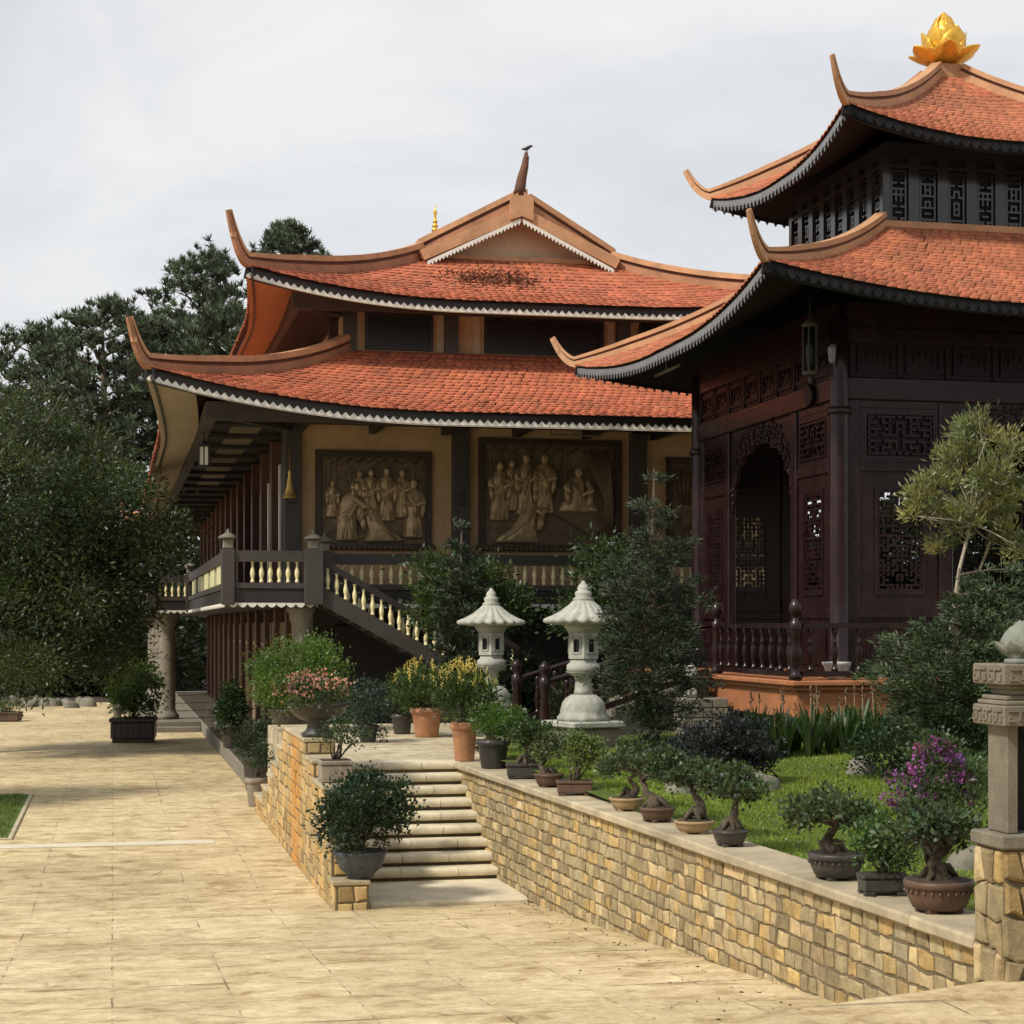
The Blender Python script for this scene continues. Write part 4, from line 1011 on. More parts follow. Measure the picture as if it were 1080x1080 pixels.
    # shallow scenery: floor lines, hanging cloth, leafy scrolls
    for k_ in range(5): b.bar((bx+.02*W, yy+.012, bz+(.03+.05*k_)*H), (bx+.98*W, yy+.012, bz+(.03+.05*k_)*H), .02, .012)
    r_ = random.Random(scene_kind)
    for k_ in range(26):
        fx = r_.uniform(.03, .97); fz = r_.uniform(.62, .96); s_ = r_.uniform(.05, .11)
        b.tube([(bx+fx*W+s_*(1-a/7)*math.cos(a), yy+.015, bz+fz*H+s_*(1-a/7)*math.sin(a)) for a in np.linspace(0, 5, 8)], [.018]*4+[.012]*4, 5)
    for k_ in range(9): b.tube([(bx+(.06+.11*k_)*W, yy+.01, bz+.985*H), (bx+(.115+.11*k_)*W, yy-.02, bz+.925*H), (bx+(.17+.11*k_)*W, yy+.01, bz+.985*H)], .022, 5)
    b.build('carved_background', 'bronze_dk', t)
    for fx, fz, fh, kd, fc in figs:
        px_, pz_ = F(fx, fz); figure(t, px_, pz_, fh*H, yy, kd, fc)
relief(4.55, 7.27, 5.26, 7.55, 'framed bronze relief of a bowing robed man and a kneeling figure, above the stair top', 1)
relief(8.38, 11.85, 5.26, 7.92, 'largest framed bronze relief, with a kneeling figure, three standing monks and a draped curtain', 2)
relief(12.98, 15.65, 5.26, 7.55, 'framed bronze relief partly hidden behind the garden pavilion', 3)
# tube light under the front eave
b = MB(); p = aty(581, 40.6, 8.0); q = aty(634, 40.6, 8.0); b.tube([(p[0], p[1], 7.93), (q[0], q[1], 7.93)], .025, 8)
for x in (p[0], q[0], (p[0]+q[0])/2): b.tube([(x, 40.6, 7.93), (x, 40.6, 8.14)], .012, 6)
tag(b.build('tube_light', 'grey_stone'), 'unlit fluorescent tube under the front eave above the largest relief', 'lamp')
M['ridge2'] = mat('ridge_plaster_pale', (.45, .24, .125), .75, .22, 1.5, .25, 25)
# ================================================================== GARDEN PAVILION
PC = (15.2, 31.2); FZ = 2.65; HF = 3.6
pav = thing('garden_pavilion', 'dark carved rosewood pavilion with two tiled pyramid roofs standing on a terracotta base', 'pavilion', (PC[0], PC[1], FZ))
def four(o, ang=(90, 180, 270)):
    for a in ang:
        c = o.copy(); COL.objects.link(c); c.parent = o.parent; c.rotation_euler = (0, 0, R(a))
        for ch in o.children: d = ch.copy(); COL.objects.link(d); d.parent = c
# --- roofs
q1 = Roof((PC[0]-5.45, PC[1]-5.45, PC[0]+5.45, PC[1]+5.45), (13.0, 29.0, 17.4, 33.4), 8.55, 10.42, .46, .2, 4.6, .7, 2.0)
q2 = Roof((PC[0]-3.25, PC[1]-3.25, PC[0]+3.25, PC[1]+3.25), (15.0, 31.0, 15.4, 31.4), 11.72, 13.75, .42, .16, 2.9, .62, 2.0)
for r, nm in ((q1, 'lower_roof'), (q2, 'upper_roof')):
    o = r.deck(nm, 'tile_deck', pav, (0, 1, 2, 3), dz=-.015)
    r.tiles('roof_tiles', 'tile2', o, (0, 1, 3), .17, .16)
    r.deck('soffit', 'blackwood', o, (0, 1, 2, 3), 0., .9, -.20, True)
    r.fascia('fascia', 'blackwood', o, (0, 1, 2, 3), -.005, -.22, .03, .05)
    r.zigzag('zigzag_trim', 'trim_grey', o, (2, 3), .18, -.06, -.28, .14, False, .008, .018); r.zigzag('zigzag_trim', 'blackwood', o, (0, 1), .18, -.06, -.22, .10, False, .008, .018)  # black trim on front and right: its lack of light put into the colour
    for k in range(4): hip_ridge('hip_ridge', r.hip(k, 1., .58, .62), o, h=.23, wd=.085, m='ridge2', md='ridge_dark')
# --- gold lotus
def petal(b, c, az, r0, z0, L, W, e0, e1, cup=.3, n=7, k=5, thick=.018):
    """cupped petal: leaves the axis at radius r0, its lean from upright runs from e0 to e1"""
    ca, sa = math.cos(az), math.sin(az); rows = []; r, z = r0, z0
    for i in range(n):
        t = i/(n-1); e = e0+(e1-e0)*t
        if i: r += L/(n-1)*math.sin(e); z += L/(n-1)*math.cos(e)
        w = W*(math.sin(PI*min(1, .20+.80*t))**.6 if t < 1 else .0)*.5 + .004
        row = []
        for j in range(k):
            s = -1+2*j/(k-1); cc = cup*w*(s*s)
            rr = r - cc*math.cos(e); zz = z + cc*math.sin(e)
            row.append((rr*ca - s*w*sa, rr*sa + s*w*ca, zz, e))
        rows.append(row)
    vs = []; fs = []; m_ = n*k
    for sgn in (0, 1):
        for row in rows:
            for x, y, zz, e in row:
                d = thick*sgn; vs.append((c[0]+x-ca*math.cos(e)*d, c[1]+y-sa*math.cos(e)*d, c[2]+zz+math.sin(e)*d))
    for i in range(n-1):
        for j in range(k-1):
            a = i*k+j; fs.append((a, a+1, a+k+1, a+k)); a += m_; fs.append((a+k, a+k+1, a+1, a))
    for i in range(n-1):
        for j in (0, k-1):
            a = i*k+j; f = (a, a+k, a+k+m_, a+m_); fs.append(f if j == 0 else f[::-1])
    sm = b.sm; b.sm = True; b.add(vs, fs); b.sm = sm
b = MB(); b.bbox(15.2-.27, 15.2+.27, 31.2-.27, 31.2+.27, 13.60, 13.96, .02); b.build('roof_cap', 'ridge2', pav)
b = MB(); b.lathe([(.16, 13.96), (.2, 14.02), (.12, 14.08), (.2, 14.16), (.26, 14.34), (.25, 14.55), (.17, 14.74), (.05, 14.84)], (15.2, 31.2, 0), 16)
fin = b.build('lotus_finial', 'gold', pav)
def petals(n, a0, **kw):
    for i in range(n):
        b = MB(); petal(b, (15.2, 31.2, 0), a0+2*PI*i/n, **kw); b.build('petal', 'gold', fin)
petals(6, .25, r0=.12, z0=13.97, L=.66, W=.58, e0=R(80), e1=R(52), cup=.22)
petals(6, .75, r0=.16, z0=14.02, L=.68, W=.60, e0=R(54), e1=R(2), cup=.28)
petals(5, .3, r0=.20, z0=14.12, L=.80, W=.60, e0=R(30), e1=R(-34), cup=.3)
petals(4, .9, r0=.17, z0=14.26, L=.78, W=.48, e0=R(20), e1=R(-34), cup=.3)
# --- drum between the roofs
b = MB(); b.box(13.08, 17.32, 29.08, 33.32, 9.8, 11.9); b.build('drum_core', 'blackwood', pav)
FR = []
def drum_face(b, bd):
    for i in range(9):
        x = -2.18 + i*.545
        bd.box(x-.10 if i else x-.03, x+.10 if i < 8 else x+.03, -2.215, -2.13, 10.40-FZ, 11.62-FZ)
    bd.box(-2.2, 2.2, -2.22, -2.13, 11.42-FZ, 11.5-FZ)
    for i in range(8):
        x0 = -2.18+i*.545+.14; b = MB(); FR.append(b); lattice(b, x0, x0+.265, 10.46-FZ, 11.38-FZ, -2.165, 3, 9, .035, .015, 20+i % 3, .7)
b = MB(); bd = MB(); drum_face(b, bd); o = bd.build('drum_board', 'drumwood', pav, world=False); [q.build('drum_fret', 'drumwood', o, world=False) for q in FR]; four(o)
b = MB(); b.box(-2.26, 2.2601, -2.262, -2.2, 10.36-FZ, 10.50-FZ); o = b.build('drum_sill', 'ridge2', pav, world=False); four(o)
# --- body: one face, then turned to the other three sides
b = MB(); b.lathe([(.27,-.0),(.27,.08),(.22,.12),(.23,.2),(.17,.26),(.165,1.5),(.155,5.0),(.155,5.9)], (-HF, -HF, 0), 20); b.lathe([(.19,4.3),(.2,4.36),(.19,4.42)], (-HF,-HF,0), 20)
o = b.build('column', 'rosewood', pav, world=False); four(o)
y0 = -HF
b = MB(); b.bbox(-HF+.1, HF-.1, y0-.09, y0+.09, 4.55, 4.92, .02); b.bbox(-HF+.1, HF-.1, y0-.07, y0+.07, 5.5, 5.75, .02); b.box(-HF+.1, HF-.1, y0-.05, y0+.05, 5.752, 6.15)
o = b.build('lintel', 'rosewood', pav, world=False)
for x in (2.63,):
    b = MB(); b.lathe([(.17, -.14), (.2, -.1), (.17, -.08), (.09, -.075), (.04, -.11)][::1], (0,0,0), 16)
    for v in range(len(b.V)): X_, Y_, Z_ = b.V[v]; b.V[v] = (x + X_*.9, y0 + Z_ - .03, 4.73 + Y_)
    bo_ = b.build('boss', 'rosewood_dk', pav, world=False); bo_.rotation_euler = (0, 0, R(-90))
four(o)
b = MB()                                           # transom panels above the lintel
for i in range(8):
    x = -3.4+i*.85; b.bbox(x-.04, x+.04, y0-.06, y0+.05, 4.92, 5.5, .01)
    if i < 8: b.box(x+.04, x+.81, y0-.02, y0+.02, 4.92, 5.5); framed(b, x+.1, x+.75, 5.0, 5.44, y0-.02, .05, .03); lattice(b, x+.16, x+.69, 5.06, 5.38, y0-.03, 5, 3, .025, .012, 31, .7)
o = b.build('transom', 'rosewood_dk', pav, world=False); four(o)
def bay(sx):
    e = lambda a, c: (min(sx*a, sx*c), max(sx*a, sx*c))
    xa, xb = 3.46, 1.62          # from column to doorway
    b = MB()
    def bx(a, c, z0, z1, d=.05, bv=.01):
        x0, x1 = e(a, c); b.bbox(x0, x1, y0-d, y0+d, z0, z1, bv)
    bx(xa, xa-.22, .0, 4.55); bx(xb+.24, xb, .0, 4.55, .08, .015)
    bx(xa-.22, xb+.24, 4.42, 4.55, .045); bx(xa-.22, xb+.24, 3.38, 3.54, .06); bx(xa-.22, xb+.24, .98, 1.12, .06); bx(xa-.22, xb+.24, 0, .12, .045)
    x0, x1 = e(xa-.22, xb+.24); b.box(x0, x1, y0-.02, y0+.02, .12, .98)
    framed(b, x0+.1, x1-.1, .2, .9, y0-.02, .05, .03)
    # inner frames round the carvings
    framed(b, x0+.002, x1-.002, 3.54, 4.42, y0+.02, .10, .06); framed(b, x0+.002, x1-.002, 1.12, 3.38, y0+.02, .30, .045); framed(b, x0+.24, x1-.24, 1.36, 3.14, y0-.02, .06, .03)
    p = b.build('panel_frame', 'rosewood', pav, world=False)
    b = MB(); b.box(x0+.1, x1-.1, y0+.0, y0+.02, 3.64, 4.32); b.build('square_panel', 'rosewood_dk', p, world=False)
    b = MB(); lattice(b, x0+.14, x1-.14, 3.68, 4.28, y0-.025, 9, 6, .035, .022, 41, .66); b.build('fretwork', 'rosewood', p, world=False)
    b = MB(); lattice(b, x0+.32, x1-.32, 1.44, 3.06, y0-.01, 9, 20, .036, .025, 53, .76); b.build('lattice_panel', 'rosewood', p, world=False)
    four(p)
bay(1); bay(-1)
# carved scalloped valance over the doorway
b = MB(); prof = [(-1.62, 4.55), (-1.62, 3.05), (-1.52, 3.02), (-1.46, 3.15), (-1.40, 3.5), (-1.22, 3.62), (-1.16, 3.85), (-.95, 3.9), (-.86, 4.02), (-.5, 4.06), (-.42, 4.16), (0, 4.18)]
prof = prof + [(-x, z) for x, z in prof[-2::-1]]
top = [(x, 4.55) for x, z in prof]
for i in range(len(prof)-1):
    (xa, za_), (xb, zb_) = prof[i], prof[i+1]
    if abs(xa-xb) < 1e-6: continue
    b.prism([(xa, za_), (xb, zb_), (xb, 4.549), (xa, 4.549)], 1, y0-.02, y0+.02)
r_ = random.Random(5)
for i in range(170):                               # leafy scroll carving
    x = r_.uniform(-1.58, 1.58); k = [j for j in range(len(prof)-1) if prof[j][0] <= x <= prof[j+1][0] and prof[j][0] != prof[j+1][0]][0]
    (xa, za_), (xb, zb_) = prof[k], prof[k+1]; zl = za_+(zb_-za_)*(x-xa)/(xb-xa); z = r_.uniform(zl+.03, min(4.5, zl+.55)); s_ = r_.uniform(.03, .06); a0 = r_.uniform(0, 6.28)
    q = [(x+s_*(1-a/7)*math.cos(a0+a), y0-.035, z+s_*(1-a/7)*math.sin(a0+a)) for a in np.linspace(0, 4.6, 7)]
    b.tube(q, [.016,.017,.016,.014,.012,.01,.006], 5)
o = b.build('carved_valance', 'rosewood', pav, world=False); four(o)
b = MB(); b.box(-3.4, 3.4, -3.4, 3.4, 5.9, 6.0); b.build('ceiling', 'blackwood', pav, world=False)
# --- base, floor
b = MB(); b.bbox(-4.95, 4.95, -4.95, 4.95, -.09, 0., .02); b.bbox(-4.88, 4.88, -4.88, 4.88, -.16, -.09, .015); b.box(-4.8, 4.8, -4.8, 4.8, -.59, -.16); b.build('floor_slab', 'terracotta_slab', pav, world=False)
b = MB(); b.box(-4.5, 4.5, -4.5, 4.5, -1.35, -.59); b.build('plinth', 'grey_stone', pav, world=False)
# --- balustrade
bz_prof = [(.055,0),(.055,.04),(.035,.06),(.03,.1),(.045,.2),(.058,.28),(.05,.36),(.03,.44),(.04,.455),(.03,.47),(.032,.56),(.05,.62),(.05,.68)]
BL = 4.85
b = MB(); b.lathe(bz_prof, (0,0,0), 10); pb = b.build('baluster', 'rosewood', pav, world=False); first = True
def nb2(x, y):
    global first
    o = pb if first else pb.copy()
    if not first: COL.objects.link(o); o.parent = pav
    first = False; o.location = (x, y, .14)
def newel(x, y):
    b = MB(); b.lathe([(.10,0),(.11,.06),(.08,.1),(.075,.2),(.1,.34),(.105,.45),(.07,.58),(.085,.62),(.075,.7),(.1,.78),(.1,.9),(.06,.93),(.05,.97),(.09,1.02),(.11,1.09),(.10,1.17),(.05,1.24),(.015,1.27)], (x, y, 0.012), 14)
    return b.build('newel_post', 'rosewood', pav, world=False)
rl = MB()
for s in range(4):
    a = R(-90*s); rot = lambda x, y: (x*math.cos(a)-y*math.sin(a), x*math.sin(a)+y*math.cos(a))
    for sx in (-1, 1):
        p, q = rot(sx*1.12, -BL), rot(sx*(BL-.1), -BL)
        rl.bar((*p, .85), (*q, .85), .11, .085); rl.bar((*p, .10), (*q, .10), .10, .085)
        n = 9
        for i in range(n): nb2(*rot(sx*(1.12+(BL-1.12)*(i+.6)/(n+.2)), -BL))
        newel(*rot(sx*1.12, -BL))
    newel(*rot(-BL, -BL))
    if s != 1: p, q = rot(-1.12, -BL), rot(1.12, -BL); rl.bar((*p, .85), (*q, .85), .11, .085); [nb2(*rot(-.9+.45*i, -BL)) for i in range(5)]
rl.build('handrail', 'rosewood', pav, world=False)
# --- steps on the left side with hand rails
b = MB(); n = 7
for i in range(n):
    x1 = 10.25 - i*.42; z = FZ - (FZ-1.5)*(i+1)/(n+1); b.bbox(x1-.44, x1+.01, 30.25, 32.2, 1.3, z, .015)
b.build('stair', 'grey_stone', pav)
for y in (30.1, 32.3):
    b = MB(); p = [(10.35, y, FZ+.86), (9.9, y, FZ+.80), (8.9, y, FZ+.36), (7.35, y, FZ-.1), (7.2, y, FZ-.12)]; b.tube(p, .05, 8)
    b.bar((10.2, y, FZ+.05), (7.25, y, 1.75), .12, .1); b.build('stair_handrail', 'rosewood', pav)
    b = MB(); b.lathe([(.12,0),(.12,.1),(.08,.16),(.1,.5),(.07,.8),(.1,.95),(.1,1.1),(.05,1.14),(.1,1.22),(.10,1.32),(.03,1.4)], (7.25, y, 1.49), 14); b.build('newel_post', 'rosewood', pav)
    for i in range(8):
        x = 9.95-i*.33; o = pb.copy(); COL.objects.link(o); o.parent = pav; o.location = (x-PC[0], y-PC[1], -(10.35-x)*.31-.02 + .10)
# --- lamps under the eaves
lp = thing('hanging_lantern', 'tall dark hanging lantern with pale edges under the pavilion eave, left of the corner column', 'lantern', (11.15, 27.75, 7.6))
b = MB(); x, y, z = lp.location
b.lathe([(.13, 0), (.15, .04), (.12, .08)], (x, y, z), 6); b.lathe([(.12, .78), (.16, .82), (.05, .92), (.02, .96), (.012, 1.35)], (x, y, z), 6); b.lathe([(.0, -.12), (.03, -.08), (.02, 0)], (x, y, z), 6)
for i in range(6): a = PI/3*i; b.bar((x+.12*math.cos(a), y+.12*math.sin(a), z+.06), (x+.12*math.cos(a), y+.12*math.sin(a), z+.8), .022)
b.build('lantern_frame', 'greywood', lp)
b = MB(); b.lathe([(.10, .08), (.10, .78)], (x, y, z), 6); b.build('pane', 'glass_dark', lp)
lp = thing('wall_lamp', 'small metal lamp fixed high on the pavilion corner column', 'lamp', (11.42, 27.42, 7.75))
b = MB(); x, y, z = lp.location; b.bar((x+.06, y+.06, z+.3), (x-.04, y-.04, z+.3), .03); b.lathe([(.03, .3), (.075, .25), (.07, .22), (.055, .05), (.03, .0)], (x-.04, y-.04, z), 10); b.build('lamp_body', 'trim_grey', lp)
b = MB(); p = aty(734, 34.6, 8.45); q = aty(762, 31.6, 8.5); b.tube([(10.4, 33.9, 8.40), (10.4, 32.4, 8.40)], .03, 8); b.tube([(10.4, 33.2, 8.40), (10.4, 33.2, 8.58)], .014, 6)
tag(b.build('tube_light', 'grey_stone'), 'thin grey fluorescent tube under the left eave of the pavilion', 'lamp')
# --- white pot on the pavilion floor
b = MB(); b.lathe([(.14,0),(.16,.05),(.20,.2),(.23,.24),(.23,.27),(.19,.27),(.17,.2)], (11.2, 26.75, FZ+.005), 18); b.lathe([(.10,.27),(.1,.2)], (11.2,26.75,FZ), 10)
tag(b.build('white_pot', 'whitepot'), 'small white pot on the pavilion floor behind the dark balustrade', 'pot')
# ================================================================== STONE LANTERNS
def stone_lantern(x, y, z0, label):
    t = thing('stone_lantern', label, 'stone lantern', (x, y, z0), R(18), 'stone garden lanterns')
    b = MB(); b.bbox(-.42,.42,-.42,.42,-.05,.40,.02); b.build('pedestal', 'grey_stone', t, world=False)
    b = MB(); b.bbox(-.50,.50,-.50,.50,.40,.50,.02); b.build('base_slab', 'lantern_stone', t, world=False)
    b = MB(); pet = lambda a, z: .96+.09*abs(math.cos(6*a + (PI/2 if z > .7 else 0))); b.lathe([(.40,.50),(.41,.56),(.36,.62),(.36,.66),(.34,.78),(.28,.86),(.19,.92)], (0,0,0), 40, mod=pet); b.build('lotus_base', 'lantern_stone', t, world=False)
    b = MB(); b.lathe([(.16,.92),(.14,1.0),(.13,1.15),(.17,1.22),(.24,1.26),(.29,1.29)], (0,0,0), 20); b.build('stem', 'lantern_stone', t, world=False)
    b = MB(); b.lathe([(.29,1.29),(.31,1.33),(.30,1.40),(.24,1.44),(.24,1.50)], (0,0,0), 6); b.build('platform', 'lantern_stone', t, world=False)
    b = MB(); pn = MB()
    for i in range(6):
        a0 = PI/3*i; a1 = a0+PI/3; r = .268
        p = Vector((r*math.cos(a0), r*math.sin(a0), 0)); q = Vector((r*math.cos(a1), r*math.sin(a1), 0)); d = q-p; nr = Vector((d.y, -d.x, 0)).normalized()
        def slab(u0, u1, z0_, z1_, th=.05, mb=b, inn=0.):
            A = p+d*u0-nr*inn; B = p+d*u1-nr*inn; vs = [A, B, B-nr*th, A-nr*th]; vs = [Vector((v.x, v.y, z0_)) for v in vs]+[Vector((v.x, v.y, z1_)) for v in vs]
            mb.add(vs, [(0,3,2,1),(4,5,6,7),(0,1,5,4),(1,2,6,5),(2,3,7,6),(3,0,4,7)])
        slab(0, .20, 1.5, 1.92); slab(.80, 1, 1.5, 1.92); slab(.20, .80, 1.5, 1.57); slab(.20, .80, 1.85, 1.92)
        for s in (.22, .70): slab(s, s+.08, 1.585, 1.835, .035, b, -.012)
        for z_ in (1.575, 1.815): slab(.30, .70, z_, z_+.03, .035, b, -.011)
        slab(.21, .79, 1.571, 1.849, .02, pn, .04)
    b.build('light_box', 'lantern_stone', t, world=False); pn.build('pane', 'glass_dark', t, world=False)
    b = MB(); b.lathe([(.25,1.92),(.26,1.96),(.30,2.0),(.33,2.06)], (0,0,0), 24); b.build('collar', 'lantern_stone', t, world=False)
    fl = lambda a, z: 1+.075*math.cos(18*a)*min(1, max(0, (2.5-z)/.3))
    b = MB(); b.lathe([(.30,2.04),(.58,2.07),(.615,2.10),(.60,2.145),(.47,2.20),(.34,2.28),(.22,2.38),(.15,2.45)], (0,0,0), 108, mod=fl); b.build('lantern_roof', 'lantern_stone', t, world=False)
    b = MB(); b.lathe([(.16,2.43),(.17,2.47),(.12,2.50),(.14,2.54),(.13,2.58),(.09,2.6),(.10,2.63),(.08,2.68),(.035,2.73),(.02,2.76)], (0,0,0), 20); b.build('finial', 'lantern_stone', t, world=False)
stone_lantern(7.42, 28.15, 1.47, 'pale carved stone lantern half covered by the tall dark conifer')
stone_lantern(6.96, 33.2, 1.45, 'pale carved stone lantern behind the yellow flowered pots, farther from the pavilion')
# ================================================================== GATE PILLAR (right edge)
gp = thing('gate_pillar', 'carved stone gate pillar with a dark niche and a stone lotus bud on top', 'pillar', (6.0, 10.4, 1.2))
GX0, GX1, GY0, GY1 = 5.49, 6.87, 10.38, 10.64
b = MB(); b.box(GX0-.04, GX1+.06, GY0-.04, GY1+.075, .9, 2.10); b.build('base_core', 'mortar', gp)
b = MB(); rubble(b, (GX0-.045, GY1+.075, .9), (0,-1,0), (-1,0,0), .38, 2.095, 1.0, .22, .22, .7, depth=.03); rubble(b, (GX0-.05, GY0-.045, .9), (1,0,0), (0,-1,0), 1.48, 2.095, 1.0, .24, .22, .7, depth=.03)
b.build('base_stones', 'cream_stone', gp)
b = MB(); b.bbox(GX0-.08, GX1+.1, GY0-.08, GY1+.09, 2.10, 2.19, .012); b.build('base_moulding', 'post_stone', gp)
b = MB(); b.bbox(GX0, GX0+.075, GY0, GY1, 2.192, 2.87, .006); b.bbox(GX1-.2, GX1, GY0, GY1, 2.192, 2.87, .006); b.box(GX0+.075, GX1-.2, GY0+.2, GY1-.005, 2.192, 2.87); b.build('shaft', 'post_stone', gp)
b = MB(); b.box(GX0+.075, GX1-.2, GY0+.185, GY0+.198, 2.192, 2.868); b.build('niche_shade', 'blackwood', gp)  # thin black sheet over the stone paints the shade inside the niche
def fret(b, face, c0, c1, z0, z1, e, n):
    """raised key pattern band on a face: 'x' = faces -X at x=e, 'y' = faces -Y at y=e"""
    L = (c1-c0)/n; t = (z1-z0)*.13; zm = (z0+z1)/2
    def bb(a0, a1, za, zb_):
        if face == 'x': b.box(e-.012, e, a0, a1, za, zb_)
        else: b.box(a0, a1, e-.012, e, za, zb_)
    for i in range(n):
        o = c0+i*L; bb(o+.1*L, o+.9*L, z1-2*t, z1-t); bb(o+.46*L, o+.46*L+t, z0+1.5*t, z1-2*t); bb(o+.08*L, o+.34*L, z0+t, z0+2*t); bb(o+.62*L, o+.92*L, z0+t, z0+2*t); bb(o+.08*L, o+.08*L+t, z0+2*t, zm); bb(o+.92*L-t, o+.92*L, z0+2*t, zm)
b = MB(); b.bbox(GX0-.07, GX1+.12, GY0-.09, GY1+.07, 2.872, 3.0, .008); b.bbox(GX0-.05, GX1+.1, GY0-.07, GY1+.05, 3.0, 3.03, .008); b.bbox(GX0-.03, GX1+.06, GY0-.04, GY1+.03, 3.03, 3.06, .008)
fret(b, 'x', GY0-.08, GY1+.06, 2.885, 2.99, GX0-.07, 3); fret(b, 'y', GX0-.06, GX1+.11, 2.885, 2.99, GY0-.09, 8); b.build('lower_cap', 'post_stone', gp)
b = MB(); b.bbox(GX0+.02, GX0+.50, GY0-.02, GY1-.0, 3.06, 3.10, .008); b.bbox(GX0-.0, GX0+.54, GY0-.03, GY1+.02, 3.10, 3.13, .01); b.build('neck', 'post_stone', gp)
b = MB(); b.bbox(GX0-.07, GX0+.62, GY0-.09, GY1+.07, 3.13, 3.26, .008); fret(b, 'x', GY0-.08, GY1+.06, 3.14, 3.25, GX0-.07, 2); fret(b, 'y', GX0-.05, GX0+.6, 3.14, 3.25, GY0-.09, 3); b.build('upper_cap', 'post_stone', gp)
lc = (GX0+.18, GY0+.13, 3.26)
b = MB(); b.lathe([(.115,0),(.12,.012),(.115,.028),(.09,.034),(.125,.06),(.145,.10),(.14,.14),(.12,.19),(.08,.235),(.03,.255)], lc, 24); lt = b.build('lotus_bud', 'bud_stone' if 'bud_stone' in M else 'lantern_stone', gp)
M['bud_stone'] = mat('weathered_bud', (.19, .205, .17), .85, .2, 9, .35, 60); lt.data.materials[0] = M['bud_stone']
for n, a0, kw in ((7, .2, dict(r0=.095, z0=.04, L=.135, W=.15, e0=R(62), e1=R(28), cup=.15, thick=.008)), (5, .6, dict(r0=.142, z0=.09, L=.20, W=.20, e0=R(8), e1=R(-62), cup=.35, thick=.010)), (4, .0, dict(r0=.125, z0=.13, L=.185, W=.16, e0=R(-12), e1=R(-52), cup=.35, thick=.010))):
    b = MB()
    for i in range(n): petal(b, lc, a0+2*PI*i/n, **kw)
    b.build('petals', 'bud_stone', lt)
# ---- small stone post with bud at the foot of the pavilion
sp = thing('stone_post', 'grey brick pier topped with a small pale stone bud at the pavilion corner', 'post', (9.85, 29.6, 1.5))
b = MB()
for j in range(5):
    o_ = .0 if j % 2 else .2
    for i in range(3):
        x0 = 9.5+max(0, -o_+.4*i*.9); x1 = min(10.3, 9.5-o_+.36*(i+1)+.0)
        if x1-x0 > .05: b.bbox(x0, x1-.012, 29.3, 29.9, 1.42+.17*j, 1.42+.17*j+.158, .012)
b.build('pier', 'grey_stone', sp)
b = MB(); b.lathe([(.13,0),(.13,.1),(.07,.14),(.06,.2),(.12,.28),(.14,.38),(.11,.48),(.04,.56),(.01,.58)], (9.72, 29.6, 2.272), 16); b.build('bud', 'lantern_stone', sp)
